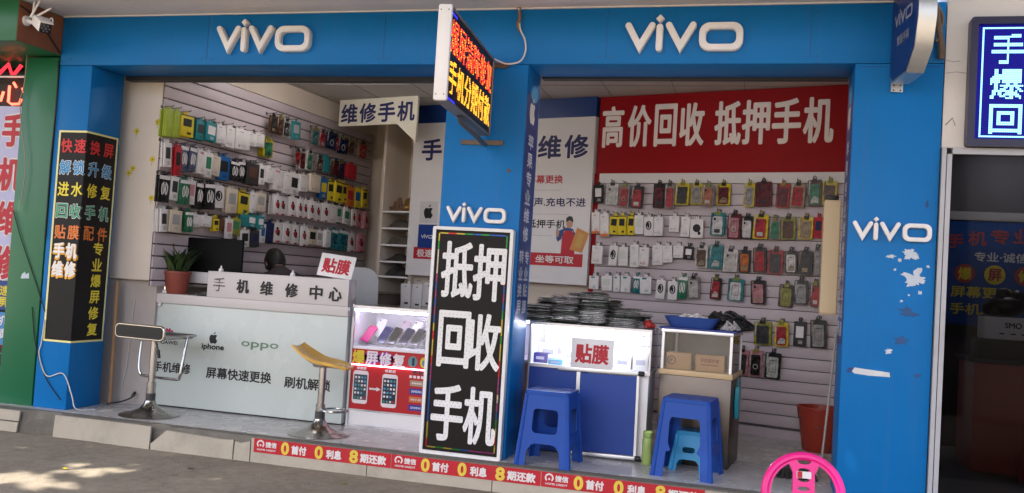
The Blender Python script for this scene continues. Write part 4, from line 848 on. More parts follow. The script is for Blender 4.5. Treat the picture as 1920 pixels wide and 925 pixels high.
# things inside
def small_box(label, c, s, m_, rz=0, strip_=None):
    o = tag(MB().box(-s[0]/2, s[0]/2, -s[1]/2, s[1]/2, 0, s[2], bev=.003).build('small_box', m_, None, c, rz), label, 'box'); 
    MB().box(-s[0]*.3, s[0]*.3, -s[1]/2-.001, -s[1]/2+.001, s[2]*.35, s[2]*.65).build('print', strip_ or mat('print_greyblue', (.35, .36, .45, 1), .5), o); return o
IN = (('dark violet blue box at the left end of the right showcase', (3.60, .60, .6185), (.10, .09, .07), mat('violet_box', (.04, .03, .20, 1), .4)), ('light blue small box low in the right showcase', (3.72, .53, .6185), (.10, .06, .035), mat('skyblue_box', (.08, .34, .60, 1), .4)), ('white flat box behind the light blue box in the showcase', (3.70, .63, .6185), (.16, .08, .06), INW), ('tall white box left of the red lettered plate', (3.80, .70, .6185), (.11, .08, .13), INW), ('white long box at back left inside the right showcase', (3.62, .76, .6185), (.14, .09, .14), INW), ('white box stacked right of the red lettered plate', (4.20, .62, .6185), (.12, .1, .10), INW), ('pale box leaning at the right end of right showcase', (4.33, .60, .6185), (.11, .1, .12), mat('pale_box', (.62, .62, .64, 1), .4)), ('white carton on the back row at the showcase right end', (4.29, .75, .6185), (.16, .1, .16), INW))
for l_, c, s_, m_ in IN: small_box(l_, c, s_, m_, random.uniform(-.1, .1))
# stacks of film-wrapped packs on its top
def wrapped_mesh(sd):
    n, k = 20, 12; V = []; F = []
    for top in (1, 0):
        for i in range(n+1):
            for j in range(k+1):
                x, y = i/n-.5, j/k-.5; e = (1-(abs(x)*2)**6)*(1-(abs(y)*2)**6)
                z = (.0035+.0075*e if top else .0035-.0035*e)+.0035*noise.noise(Vector((x*14+sd, y*10, sd+top*5)))*(.4+.6*e)
                V.append(((x+.012*noise.noise(Vector((y*6, sd, 1))))*.215, (y+.02*noise.noise(Vector((x*6, sd, 4))))*.125, z))
    o = (n+1)*(k+1)
    for i in range(n):
        for j in range(k):
            a, b, c, d_ = i*(k+1)+j, (i+1)*(k+1)+j, (i+1)*(k+1)+j+1, i*(k+1)+j+1
            F += [(a, b, c, d_), (o+d_, o+c, o+b, o+a)]
    ed = [i*(k+1) for i in range(n+1)]+[n*(k+1)+j for j in range(1, k+1)]+[i*(k+1)+k for i in range(n-1, -1, -1)]+[j for j in range(k-1, 0, -1)]
    for q in range(len(ed)): a, b = ed[q], ed[(q+1) % len(ed)]; F.append((b, a, a+o, b+o))
    return V, F
FILM = [*(mat('film_black', (.075, .073, .073, 1), .14, 0, .6, 60, .8, 55, coat=1), mat('film_grey', (.42, .41, .40, 1), .16, 0, .7, 45, .8, 60, coat=1), mat('film_green', (.10, .135, .11, 1), .16, 0, .6, 50, .8, 50, coat=1), mat('film_silver_glint', (.50, .49, .48, 1), .2, .3, .7, 40, .8, 60, coat=1))]  # silver and the larger grey share paint glints into the film colour
WR = [MB().add(*wrapped_mesh(k*3.7)) for k in range(5)]
STK = ((3.56, .60, 10, 'leftmost front stack'), (3.765, .61, 16, 'second front stack from left'), (3.975, .60, 19, 'tallest shiny front stack'), (4.185, .60, 11, 'low rightmost front stack'), (3.60, .78, 14, 'leftmost back stack'), (3.83, .79, 18, 'second back stack from left'), (4.05, .78, 15, 'third back stack from left'), (4.27, .78, 8, 'rightmost back stack'))
done = {}
for x, y, n_, nm in STK:
    z = .919
    for i in range(n_):
        kk = random.randrange(5); mk = random.choice((0, 1, 1, 2, 1, 3)); key = (kk, mk)
        if key not in done: o = WR[kk].build('wrapped_pack', FILM[mk]); done[key] = o
        else: o = done[key].copy(); COL.objects.link(o)
        o.location = (x+random.uniform(-.014, .014)+(.03*i/11 if nm.startswith('low') else 0), y+random.uniform(-.02, .02), z); o.rotation_euler = (random.uniform(-.03, .03), random.uniform(-.03, .03), random.uniform(-.16, .16))
        tag(o, 'black film wrapped phone case pack in the %s on right showcase' % nm, 'pack', 'film wrapped packs in the %s' % nm); z += .0126
tag(MB().ball((0, 0, .03), .035, .03, .03).ball((.03, .01, .02), .022, .02, .02).build('red_pouch', mat('pouch_red', (.36, .02, .02, 1), .3, 0, .2, 20, .5, 30), None, (4.36, .64, .92)), 'small red pouch at the right end of the stacks', 'pouch')
heap('film_heap', 'crumpled dark film heap between the low stack and red pouch', 'heap', .2, .16, .07, FILM[1], (4.30, .72, .919), .2, 5.5)

# ---- steel cabinet with glass box
AS = R(-7)
sc_ = thing('steel_cabinet', 'brushed steel cabinet with a small glass case on top', 'cabinet', (4.715, .53, 0), AS)
MB().box(-.25, .25, 0, .48, .0, .612, bev=.004).build('body', STEEL, sc_)
MB().box(-.256, .256, -.008, .488, .613, .650, bev=.003).build('wood_edge', mat('wood_pale', (.50, .36, .20, 1), .5, 0, .12, 9), sc_)
fm = MB()
for x in (-.246, .228):
    for y in (.002, .452): fm.box(x, x+.018, y, y+.018, .651, .908)
fm.box(-.25, .25, -.004, .024, .909, .932, bev=.002).box(-.25, .25, .45, .474, .909, .932, bev=.002).box(-.25, -.226, .0245, .4495, .910, .931).box(.226, .25, .0245, .4495, .910, .931)
fm.build('case_frame', ALU, sc_)
MB().box(-.2275, .2275, .008, .011, .652, .908).box(-.24, -.237, .021, .451, .652, .908).box(.237, .24, .021, .451, .652, .908).build('glass_pane', GLS, sc_)
MB().box(-.245, .245, .47, .478, .652, .908).build('case_back', mat('case_back_grey', (.20, .18, .17, 1), .5), sc_)
Ms = Matrix.Translation((4.715, .53, 0)) @ Rz(AS)
for i, (x, w_, lb) in enumerate(((-.135, .175, 'brown carton with a round printed mark in the glass case'), (.085, .20, 'brown carton with red print in the glass case, right side'))):
    o = tag(MB().box(-w_/2, w_/2, -.06, .06, 0, .115, bev=.003).build('carton', CARD, None, Ms @ Vector((x, .13, .6505)), AS), lb, 'carton')
    m = MB()
    if i == 0: m.plate([ell(.032, .032, 18, -.05, .06), ell(.025, .025, 18, -.05, .06)[::-1]], -.0615, -.0595).text('IF', -.052, .06, .026, .03, -.0612, .03); m.build('print', mat('carton_ink', (.07, .03, .025, 1), .7), o)
    else: m.text('手机保护套', 0, .075, .13, .03, -.0612, .02); m.plate([rrect(.12, .008, .001, 1, 0, .045)], -.0608, -.0595).build('print', mat('carton_red_ink', (.22, .05, .035, 1), .7), o)
# tray with cables, black cable tangle
tr = thing('cable_tray', 'shallow blue plastic tray heaped with white cables on the steel cabinet', 'tray', Ms @ Vector((-.06, .16, .947)), AS)
MB().plate([rrect(.38, .26, .05, 5)], 0, .006, Rx(PI/2)).lathe([(.5, 0), (.5, .001)], 3).build('x', BLACK) if False else None
V = []; F = []; L1 = rrect(.30, .20, .04, 5); L2 = rrect(.39, .27, .05, 5); L3 = rrect(.378, .258, .046, 5); L4 = rrect(.29, .19, .036, 5); k = len(L1)
for L_, z in ((L1, 0), (L2, .075), (L3, .075), (L4, .006)): V += [(x, y, z) for x, y in L_]
for q in range(3): F += [(q*k+i, q*k+(i+1) % k, (q+1)*k+(i+1) % k, (q+1)*k+i) for i in range(k)]
F += [tuple(range(k))[::-1], tuple(3*k+i for i in range(k))]
MB().add(V, F).build('bowl', mat('tray_blue', (.03, .07, .26, 1), .35), tr)
def tangle(n, rx, ry, rz_, r, sd, cz):
    rr = random.Random(sd); m = MB()
    for i in range(n):
        a = rr.uniform(0, 6.28); P = []
        for k_ in range(9):
            a += rr.uniform(.4, 1.2); q = rr.uniform(.25, 1); P.append((rx*q*math.cos(a), ry*q*math.sin(a), cz+rz_*rr.random()*(1.15-q)))
        m.tube(smooth(P, 5), r, 6)
    return m
tag(tangle(9, .15, .1, .06, .005, 5, .05).build('cable_heap', mat('cable_white', (.66, .64, .62, 1), .4), None, Ms @ Vector((-.06, .16, .948)), AS), 'tangled white cables filling the blue tray', 'cables')
pl = tag(MB().box(-.27, .27, -.03, .47, 0, .012, bev=.004).build('blue_board', mat('tray_blue_dark', (.02, .04, .22, 1), .4), None, Ms @ Vector((0, .03, .933)), AS), 'thin dark blue board on the glass case under the tray', 'board')
tag(tangle(26, .2, .15, .15, .009, 8, .01).build('cable_heap', mat('cable_black', (.012, .012, .013, 1), .4), None, Ms @ Vector((.15, .26, .947)), AS), 'big tangle of black cables on the steel cabinet behind tray', 'cables')
tag(tangle(6, .07, .05, .09, .006, 12, .0).build('cable_heap', mat('cable_grey', (.34, .33, .33, 1), .4), None, Ms @ Vector((.21, .1, .947)), AS), 'small pale cable bundle at the right edge of steel cabinet', 'cables')
# cyan bag hanging at the cabinet side, flask, bucket, broom
cyb = tag(MB().plate([[(-.05, .0), (.06, .0), (.07, -.1), (.05, -.2), (-.02, -.22), (-.06, -.12)]], -.012, .012).tube([(-.03, 0, 0), (0, 0, .06), (.03, 0, 0)], .004, 6).build('plastic_bag', mat('bag_cyan', (.02, .30, .38, 1), .3, 0, .2, 20, .4, 30), None, Ms @ Vector((.268, .22, .55)), AS+PI/2), 'cyan plastic bag hanging on the right side of steel cabinet', 'bag')
fl = tag(MB().lathe([(.030, 0), (.034, .006), (.034, .17), (.030, .18)], 20).build('flask', mat('flask_green', (.30, .42, .13, 1), .35), None, (4.425, .40, 0)), 'light green flask standing on the floor beside the steel cabinet', 'flask')
MB().lathe([(.031, .181), (.033, .185), (.033, .222), (.028, .228)], 20).build('flask_lid', mat('flask_lid_green', (.26, .38, .12, 1), .35), fl)
bk = tag(MB().lathe([(.115, 0), (.12, .006), (.165, .33), (.175, .335), (.175, .35), (.160, .35), (.158, .335), (.112, .012)], 28).build('bucket', mat('bucket_red', (.30, .035, .02, 1), .4, 0, .12, 9), None, (5.63, 1.75, 0)), 'orange red bucket on the floor behind the right pillar', 'bucket')
MB().tube([(-.168, 0, .335), (-.16, -.06, .26), (0, -.165, .20), (.16, -.06, .26), (.168, 0, .335)], .004, 6).build('handle', CHROME, bk)
br = thing('brush_head', 'black bristle brush head lying on the floor behind pink chair', 'brush', (5.40, .47, 0))
tag(MB().tube([(5.572, .60, 0), (5.618, .60, .70), (5.636, .60, 1.02)], .008, 8).build('mop_stick', mat('stick_grey', (.30, .29, .27, 1), .5)), 'thin grey mop stick leaning on the right pillar before bucket', 'stick')
m = MB(); rr = random.Random(3)
for k in range(190): x = rr.uniform(-.15, .15); m.tube([(x*.7, rr.uniform(-.015, .015), .075), (x+rr.uniform(-.03, .03), rr.uniform(-.05, .05), .0)], .003, 4)
m.box(-.11, .11, -.018, .018, .065, .085).build('bristles', DARK, br); MB().box(-.12, .12, -.03, .03, .0855, .10, bev=.006).build('grip', BLACK, br)
# cream box fixed at right pillar
wb = tag(MB().box(5.512, 5.618, .46, .60, 1.105, 1.872, bev=.004).build('wall_box', mat('box_beige', (.55, .42, .25, 1), .55, 0, .04, 4), None), 'tall beige box mounted beside the right blue pillar', 'box')
MB().box(5.63-.12, 5.612, .455, .4595, 1.12, 1.86).build('front_cover', mat('box_beige_front', (.58, .45, .275, 1), .5, 0, .04, 4), wb)
tag(MB().box(5.52, 5.60, .47, .56, 1.8735, 1.905, bev=.006).build('adapter', BLACK, None), 'black adapter lying on top of the beige wall box', 'adapter')

# ---- things on the left counter
pt = thing('potted_plant', 'bushy green plant in a reddish pot on the left end of counter', 'plant', (.42, .705, .922))
MB().lathe([(.078, 0), (.082, .005), (.105, .165), (.112, .168), (.112, .19), (.100, .19), (.098, .17), (.09, .16)], 26).build('pot', mat('pot_red', (.24, .055, .038, 1), .5, 0, .12, 7), pt)
MB().lathe([(.096, .150), (.05, .158)], 20).build('soil', DARK, pt)
m = MB(); rr = random.Random(9)
for k in range(190):
    a = rr.uniform(0, 2*PI); tall = k < 10; ln = rr.uniform(.38, .50) if tall else rr.uniform(.20, .36); hz = rr.uniform(.15, .3) if not tall else .14
    base = Vector((rr.uniform(-.05, .05), rr.uniform(-.05, .05), .155 if not tall else .30+rr.uniform(-.12, 0)))
    if tall: base.x += .045; ln *= .42
    P = [base+Vector((math.cos(a)*ln*t*(.45+.5*t)*(.8 if tall else .55), math.sin(a)*ln*t*(.45+.5*t)*.5, ln*(t-.35*t*t))) for t in (0, .33, .66, 1)]
    sd = Vector((-math.sin(a), math.cos(a), 0))*(.007 if tall else .0115); V = []
    for q, p in enumerate(P): wd = (.5, 1, .8, .05)[q]; V += [p-sd*wd, p+sd*wd]
    m.mat(k % 3).add(V, [(0, 1, 3, 2), (2, 3, 5, 4), (4, 5, 7, 6)])
m.build('leaves', [mat('leaf_dark', (.018, .040, .018, 1), .45), mat('leaf_mid', (.035, .07, .022, 1), .45), mat('leaf_light', (.065, .10, .03, 1), .45)], pt)
MB().tube([(.03, 0, .15), (.045, .0, .33)], .006, 6).tube([(-.02, 0, .15), (-.06, .0, .42)], .005, 6).build('stem', BROWN, pt)
mo = thing('monitor', 'large black monitor seen from behind on the counter beside plant', 'monitor', (.625, .92, .922), R(2))
MB().box(-.262, .262, -.022, .012, .085, .485, bev=.008).build('casing', mat('monitor_black', (.005, .005, .005, 1), .6, spec=.12), mo)
MB().lathe([(.11, 0), (.11, .008), (.05, .014)], 24).box(-.03, .03, -.02, .02, .014, .12).build('stand', BLACK, mo)
rt = tag(MB().box(-.10, .10, -.06, .06, 0, .028, bev=.005).build('router', WHITE, None, (.30, .70, .9225), R(-3)), 'flat white network box on the counter left of the pot', 'router')
MB().box(.015, .035, -.0612, -.06, .010, .018).build('port', DARK, rt)
for i, (x, y, z, lb) in enumerate(((.83, .70, 1.132, 'left end of the counter name board'), (1.485, .70, 1.132, 'middle of the counter name board'))):
    o = tag(MB().lathe([(.020, 0), (.021, .004), (.019, .02), (.008, .03), (.007, .042), (.002, .05)], 14).build('glue_bottle', WHITE, None, (x, y, z)), 'small white nozzle bottle at the %s' % lb, 'bottle')
tag(MB().box(-.05, .05, -.03, .03, 0, .022, bev=.005).build('mouse', BLACK, None, (.70, .68, .9225), .2), 'black mouse on the counter top before the monitor', 'mouse')

# ---- work bench behind the counter with clutter
wbm = thing('work_bench', 'white work bench along the left slatted wall behind counter', 'bench', LWP+Vector((0, 0, 0)), AL)
MB().box(.6, 3.2, -.50, -.03, .90, .94, bev=.004).build('bench_top', WHITE_B, wbm)
for s in (.65, 1.9, 3.15): MB().box(s-.02, s+.02, -.48, -.05, 0, .899).build('leg', WHITE_B, wbm)
def lw(s, off, z): return LWP+LWD*s+Vector((LWD.y, -LWD.x, 0))*off+Vector((0, 0, z))
heap('paper_heap', 'grey green heap of packets on bench right of the monitor', 'heap', .6, .36, .13, mat('heap_green', (.15, .17, .14, 1), .5, 0, .4, 14, .4, 24), lw(1.0, .28, .94), AL, 7.7)
o = tag(MB().box(-.2, .2, -.11, .11, 0, .14, bev=.005).build('carton', mat('carton_grey', (.42, .37, .34, 1), .6), None, lw(.95, .43, .94), AL), 'pale grey box with small red print behind the counter', 'box')
MB().plate([rrect(.05, .03, .004, 2, .05, .07)], -.112, -.1095).build('print', REDT, o)
ch_ = thing('chair_back', 'pale grey rounded chair back behind the seated person', 'chair', (1.60, 1.66, 0), R(14))
MB().plate([rrect(.42, .5, .13, 6, 0, .99)], -.02, .02).build('backrest', mat('chair_grey', (.40, .40, .41, 1), .6), ch_)
MB().box(-.2, .2, -.38, .0, .43, .47, bev=.01).build('seat', mat('chair_grey', (.42, .39, .37, 1), .6), ch_)
for sx in (-.17, .17):
    for sy in (-.34, -.0): MB().tube([(sx, sy, .43), (sx*1.1, sy, 0)], .013, 8).build('leg', CHROME, ch_)
    MB().tube([(sx*.8, .021, .45), (sx*.8, .032, .95)], .012, 8).build('upright', CHROME, ch_)
for i, (s, c, h, lb) in enumerate(((2.3, 'red', .17, 'red'), (2.62, 'orange', .20, 'orange brown'), (2.05, 'dark', .12, 'dark grey'), (2.9, 'cream', .15, 'cream'))):
    o = tag(MB().box(-.12, .12, -.10, .10, 0, h, bev=.004).build('goods_box', pm(c), None, lw(s, .3, .94), AL+.1*i), '%s box on the bench near the nook' % lb, 'box')
    MB().plate([rrect(.12, .05, .003, 2, 0, h*.5)], -.102, -.0995).build('print', pm('dark'), o)

# ================================================================ stools, chair, cables, small street things
def poly_stool(name, label, loc, rz, h, top, bot, m_, broken=False, slot=False, sx=1.):
    t = thing(name, label, 'stool', loc, rz)
    zt = h-.025
    D = lambda z: bot-(bot-top)*z/zt
    ft = .062*bot/.18
    arch = [(-bot+ft, 0), (-bot*.62, zt*.20), (-bot*.48, zt*.29), (-bot*.34, zt*.315), (bot*.34, zt*.315), (bot*.48, zt*.29), (bot*.62, zt*.20), (bot-ft, 0)]
    open_ = [(-bot+ft*1.05, 0), (-bot+ft*1.2, zt*.33), (-bot*.42, zt*.36), (-bot*.52, zt*.45), (-top*.66, zt*.74), (-top*.58, zt*.80), (top*.58, zt*.80), (top*.66, zt*.74), (bot*.56, zt*.46), (bot*.46, zt*.36), (bot-ft*1.2, zt*.32), (bot-ft*1.05, 0)]
    legs = MB(); 
    for k in range(4):
        mp = lambda x, z, y: Vector((x*sx, (-D(z)+y), z))
        b = open_ if (broken and k in (0,)) else arch
        outer = [(-bot, 0)]+b+[(bot, 0), (top, zt), (-top, zt)]
        loops = [outer]
        if not (broken and k == 0):
            wz = (zt*.46, zt*.80) if not slot else (zt*.5, zt*.66)
            wl = rrect(top*(1.22 if not slot else 1.0), wz[1]-wz[0], .03 if not slot else .018, 4, 0, (wz[0]+wz[1])/2); loops.append(wl[::-1])
        legs.plate(loops, -.001*(k % 2), .007, Rz(k*PI/2), mp)
    for a, b in ((-1, -1), (-1, 1), (1, 1), (1, -1)):
        legs.tube([(a*(bot-.004)*sx, b*(bot-.004), 0), (a*(top-.004)*sx, b*(top-.004), zt)], [.017, .013], 8)
    legs.build('legs', m_, t)
    MB().plate([rrect(2*top+.014, 2*top+.014, .03, 5)], -.012, .012, T(0, 0, zt+.0125) @ Rx(PI/2)).build('seat', m_, t)
    q = MB()
    for a in (-1, 0, 1):
        for b in (-1, 0, 1): q.plate([ell(.010, .010, 10, a*top*.5, b*top*.5)], -.0005, .0005, T(0, 0, zt+.0253) @ Rx(PI/2))
    q.build('seat_dimple', mat('dimple_dark', (.015, .03, .14, 1), .5), t)
    return t
SB = mat('stool_blue', (.012, .066, .33, 1), .45, 0, .16, 4, .10, 30, dirt=.08, spec=.22)
poly_stool('plastic_stool', 'royal blue plastic stool with closed side windows before folding blue board', (3.81, .075, .0), R(-3), .49, .142, .18, SB)
poly_stool('plastic_stool', 'royal blue plastic stool with broken front bar before steel cabinet', (4.715, .21, .0), R(-8), .505, .150, .192, SB, True)
poly_stool('step_stool', 'small sky blue stool standing under the broken blue stool', (4.72, .42, .0), R(-6), .262, .085, .118, mat('stool_sky', (.02, .26, .52, 1), .38, 0, .08, 4), False, True)

# ---- chrome bar stools
DCH = mat('chrome_dull', (.45, .43, .41, 1), .24, 1., .2, 10)
def base_pole(t, h):
    MB().lathe([(.222, 0), (.224, .006), (.215, .010), (.15, .024), (.085, .05), (.05, .085), (.040, .11), (.038, .115)], 40).build('base', DCH, t)
    MB().lathe([(.034, .115), (.034, h*.42), (.026, h*.42+.002), (.026, h)], 20).build('pole', DCH, t)
    MB().lathe([(.0365, .116), (.0365, .17)], 20).build('collar', mat('collar_black', (.05, .05, .05, 1), .4), t)
b1 = thing('bar_stool', 'chrome bar stool with black padded seat before the mint counter', 'bar stool', (.635, .17, 0), R(-7))
base_pole(b1, .60)
SBK = mat('seat_black', (.010, .010, .010, 1), .45, 0, .2, 20, .1, 60, spec=.3)
MB().box(-.215, .215, -.135, .19, .597, .632, bev=.014).build('seat', SBK, b1)
MB().plate([rrect(.45, .088, .028, 5, 0, .645)], -.175, -.142, Rx(R(0))).build('backrest', SBK, b1)
m = MB().tube([(x, -.160, z) for x, z in rrect(.462, .098, .032, 6, 0, .645)], .011, 10, True)
for sx in (-1, 1): m.tube(smooth([(sx*.222, -.15, .625), (sx*.225, .0, .618), (sx*.225, .18, .622), (sx*.20, .20, .622)], 4), .011, 10)
m.tube([(-.20, .20, .622), (.20, .20, .622)], .011, 10)
m.build('seat_rail', CHROME, b1)
MB().box(.2145, .2185, -.13, .18, .603, .626).build('side_plate', CHROME, b1)
MB().tube(smooth([(.232, .10, .62), (.234, .08, .55), (.232, .05, .36), (.22, .05, .305), (.18, .05, .288), (-.12, .05, .288), (-.165, .05, .305), (-.185, .05, .35), (-.195, .06, .45), (-.20, .08, .61)], 5), .0115, 10).build('footrest', CHROME, b1)
MB().tube([(.03, -.05, .60), (.10, -.08, .55), (.12, -.085, .515)], .004, 6).tube([(.12, -.085, .515), (.135, -.088, .455)], .011, 8).build('lever', BLACK, b1)
b2 = thing('bar_stool', 'chrome bar stool with amber wavy seat before the left showcase', 'bar stool', (2.07, .165, 0), R(6))
base_pole(b2, .52)
V = []; F = []; nx, ny = 22, 12
for top in (1, 0):
    for i in range(nx+1):
        for j in range(ny+1):
            u, v = i/nx*2-1, j/ny*2-1
            wdt = .155*(1-.45*max(0, u)**2-.25*max(0, -u)**3)*(1-.0*v)
            z = .545+.075*max(0, -u)**1.6-.012*u-.03*max(0, u)**2-.035*(1-abs(v)**2)*(1-u*u)+.02*v*v*max(0, -u)
            V.append((u*.205, v*wdt, z-(0 if top else .02)))
o = (nx+1)*(ny+1); st_ = ny+1
for i in range(nx):
    for j in range(ny):
        a, b, c, d_ = i*st_+j, (i+1)*st_+j, (i+1)*st_+j+1, i*st_+j+1
        F += [(a, b, c, d_), (o+d_, o+c, o+b, o+a)]
ed = [i*st_ for i in range(nx+1)]+[nx*st_+j for j in range(1, ny+1)]+[i*st_+ny for i in range(nx-1, -1, -1)]+[j for j in range(ny-1, 0, -1)]
for q in range(len(ed)): a, b = ed[q], ed[(q+1) % len(ed)]; F.append((b, a, a+o, b+o))
MB().add(V, F).build('seat', mat('amber_acrylic', (.62, .34, .05, 1), .25, 0, .18, 5, 0, 60, coat=.2), b2)
MB().lathe([(.07, .49), (.08, .505), (.03, .51)], 16).build('seat_plate', DCH, b2)
MB().tube([(.115+.095*math.cos(2*PI*k/24), .095*math.sin(2*PI*k/24)-.02, .185) for k in range(24)], .008, 8, True).box(.02, .05, -.012, .012, .178, .192).build('footrest', CHROME, b2)

# ---- pink toddler chair on the street
PK = mat('pink_plastic', (.72, .012, .21, 1), .3, 0, .05, 4, coat=.2)
pc = thing('toddler_chair', 'hot pink plastic toddler chair with round back on the pavement', 'chair', (5.395, -.86, -.17), R(6))
def arc(r, a0, a1, n, cz=.335, sx=1): return [(r*sx*math.cos(R(a0+(a1-a0)*k/n)), cz+r*math.sin(R(a0+(a1-a0)*k/n))) for k in range(n+1)]
outer = [(.20, .20)]+arc(.215, -12, 192, 30)+[(-.20, .20)]
hl = [(-.06, .245), (-.155, .245)]+arc(.170, 188, 117, 12)+[(-.056, .44)]
hr = [(-x, z) for x, z in hl][::-1]
lp = [outer, hl[::-1], hr[::-1], ell(.036, .016, 18, 0, .505)[::-1], ell(.030, .011, 16, 0, .458)[::-1], ell(.030, .011, 16, 0, .408)[::-1], ell(.03, .011, 16, 0, .362)[::-1]]
bkM = T(0, .0, 0) @ Rx(R(-9))
o = MB().plate(lp, -.014, .014, bkM).tube([(x, -.0, z) for x, z in arc(.197, -12, 192, 26)], .023, 10, M=bkM).build('backrest', PK, pc)
MB().plate([rrect(.075, .036, .003, 2, 0, .434)], -.0165, -.0142, bkM).build('price_label', WHITE_B, o)
MB().plate([rrect(.026, .034, .002, 1, -.022, .434)], -.0175, -.0164, bkM).build('print', REDT, o)
MB().plate([rrect(.40, .36, .08, 6, 0, .0)], -.012, .012, T(0, .20, .225) @ Rx(PI/2)).build('seat', PK, pc)
for sx in (-1, 1):
    for sy, y in ((-1, .05), (1, .34)): MB().tube([(sx*.165, y, .215), (sx*.20, y+sy*.03, 0)], [.026, .02], 10).build('leg', PK, pc)

# ---- red promo strips on the kerb
SR = mat('strip_red', (.44, .012, .022, 1), .45, 0, .1, 4, dirt=.2)
for k in range(3):
    xs = 1.768+1.03*k; t = thing('kerb_sticker', '%s red kerb strip with yellow digits and white characters' % ('leftmost', 'middle', 'rightmost')[k], 'sticker', (xs, -.2105, -.05), 0, 'red strips along the kerb')
    MB().box(0, 1.026, -.0015, .0, -.048, .047).build('sheet', SR, t)
    m = MB(); X = lambda p: (p-50)/1490*1.03
    m.mat(0).plate([stroke([(X(125)+.024*math.cos(R(a)), .012+.023*math.sin(R(a))) for a in range(-40, 221, 20)], .010)], -.0026, -.0012).text('捷信', X(243), .012, X(305)-X(180)+.0, .040, -.0024, .035).text('HOME CREDIT', X(195), -.026, X(300)-X(90), .013, -.0024, .035)
    m.plate([ell(.007, .007, 12, X(125), .004)], -.0026, -.0012)
    m.mat(1).text('0', X(400), 0, .062, .088, -.0024, .055).text('0', X(770), 0, .062, .088, -.0024, .055).text('8', X(1145), 0, .064, .088, -.0024, .055)
    m.mat(0).text('首付', X(552), -.003, .115, .062, -.0024, .045).text('利息', X(932), -.003, .115, .062, -.0024, .045).text('期还款', X(1350), -.003, .19, .062, -.0024, .045)
    m.build('lettering', [mat('strip_letter', (.66, .62, .60, 1), .5), mat('digit_yellow', (.66, .50, .06, 1), .5)], t)

# ---- dry leaves on the street
for i, (x, y, c, lb) in enumerate(((.905, -1.02, 'yellow', 'bright yellow fallen leaf in the sun patch on the street'), (1.55, -.62, 'brown', 'small brown fallen leaf on the street before the kerb'), (.25, -.55, 'tan', 'tan fallen leaf on the street near the broken kerb'), (2.6, -.5, 'olive', 'olive fallen leaf on the street before the red strip'))):
    tag(MB().add([(-.028, 0, .004), (-.008, .014, .009), (.022, .008, .006), (.034, 0, .012), (.018, -.012, .005), (-.010, -.013, .008), (0, 0, .003)], [(0, 6, 1), (1, 6, 2), (2, 6, 3), (3, 6, 4), (4, 6, 5), (5, 6, 0)]).build('fallen_leaf', pm(c), None, (x, y, -.168), i*1.3), lb, 'leaf')
# ---- security camera
se = thing('security_camera', 'white bullet security camera with two antennas at the left fascia end', 'camera', (-.10, -.43, 2.885))
Mc = Rz(R(58)) @ Rx(R(24)) @ Matrix.Scale(1.15, 4)
MB().box(-.036, .036, -.10, .10, -.036, .034, Mc, bev=.014).box(-.042, .042, -.118, .04, .031, .040, Mc, bev=.003).build('housing', WHITE, se)
MB().box(-.034, .034, -.112, -.099, -.033, .030, Mc, bev=.006).build('lens_plate', BLACK_G, se)
m = MB()
for a in range(6): m.lathe([(.007, 0), (.007, .003)], 10, Mc @ T(.021*math.cos(a*PI/3), -.112, -.002+.019*math.sin(a*PI/3)) @ Rx(PI/2))
m.lathe([(.009, 0), (.009, .004)], 12, Mc @ T(0, -.112, -.002) @ Rx(PI/2)); m.build('infrared_led', mat('led_smoke', (.10, .10, .11, 1), .2), se)
for a, b in (((-.10, .02, .05), (-.095, .02, .172)), ((-.10, .0, .05), (-.03, .0, .17)), ((-.04, .0, .06), (.05, .03, .125))): MB().tube([a, (Vector(a)+Vector(b))/2, b], [.009, .008, .006], 8).build('antenna', WHITE, se)
MB().tube([(-.09, .04, .02), (-.14, .05, .03), (-.182, .05, .04)], .016, 8).lathe([(.038, 0), (.038, .014)], 14, T(-.187, .05, .04) @ Ry(PI/2)).build('mount', WHITE, se)
MB().tube(smooth([(.0, .06, .035), (.06, .03, .05), (.10, .0, .01), (.09, -.03, -.04), (.06, -.05, -.06)], 5), .005, 6).build('cable', WHITE, se)

# ---- loose cables and the pole
WIREB = mat('wire_black', (.012, .012, .012, 1), .5); WIREW = mat('wire_white', (.6, .58, .55, 1), .5); WIRET = mat('wire_tan', (.33, .26, .18, 1), .6)
CAB = {'dark1': [(-0.613, -0.01, 1.517), (-0.533, -0.01, 1.33), (-0.451, -0.01, 1.165), (-0.34, -0.01, 0.95), (-0.24, -0.01, 0.744)],
 'dark2': [(-0.362, -0.01, 0.769), (-0.306, -0.01, 0.498), (-0.192, -0.01, 0.247), (-0.033, -0.01, 0.076)],
 'white': [(-0.233, -0.012, 0.678), (-0.246, -0.012, 0.503), (-0.257, -0.012, 0.402), (-0.172, -0.012, 0.248), (-0.022, -0.012, 0.277), (0.071, -0.012, 0.118), (0.12, -0.012, 0.02), (0.2, .1, 0.008)],
 'tan': [(-0.662, -0.03, 3.02), (-0.616, -0.03, 2.943), (-0.585, -0.03, 2.729), (-0.59, -0.03, 2.515), (-0.613, -0.03, 2.387), (-0.575, -0.03, 2.153), (-0.516, -0.03, 1.921), (-0.516, -0.03, 1.709), (-0.538, -0.03, 1.518)],
 'edge': [(-0.298, -0.01, 2.724), (-0.288, -0.01, 2.351), (-0.297, -0.01, 1.929), (-0.296, -0.01, 1.719), (-0.293, -0.01, 1.3)],
 'counter cable': [(0.134, 0.56, 0.866), (0.116, 0.56, 0.599), (0.104, 0.56, 0.334), (0.07, 0.56, 0.133)]}
def cable(label, P, r, m_): tag(MB().tube(smooth(P, 5), r, 6).build('cable', m_), label, 'cable')
cable('black cable drooping across the green column towards the poster', CAB['dark1'], .004, WIREB)
cable('black cable hanging down the seam to the left pillar foot', CAB['dark2'], .004, WIREB)
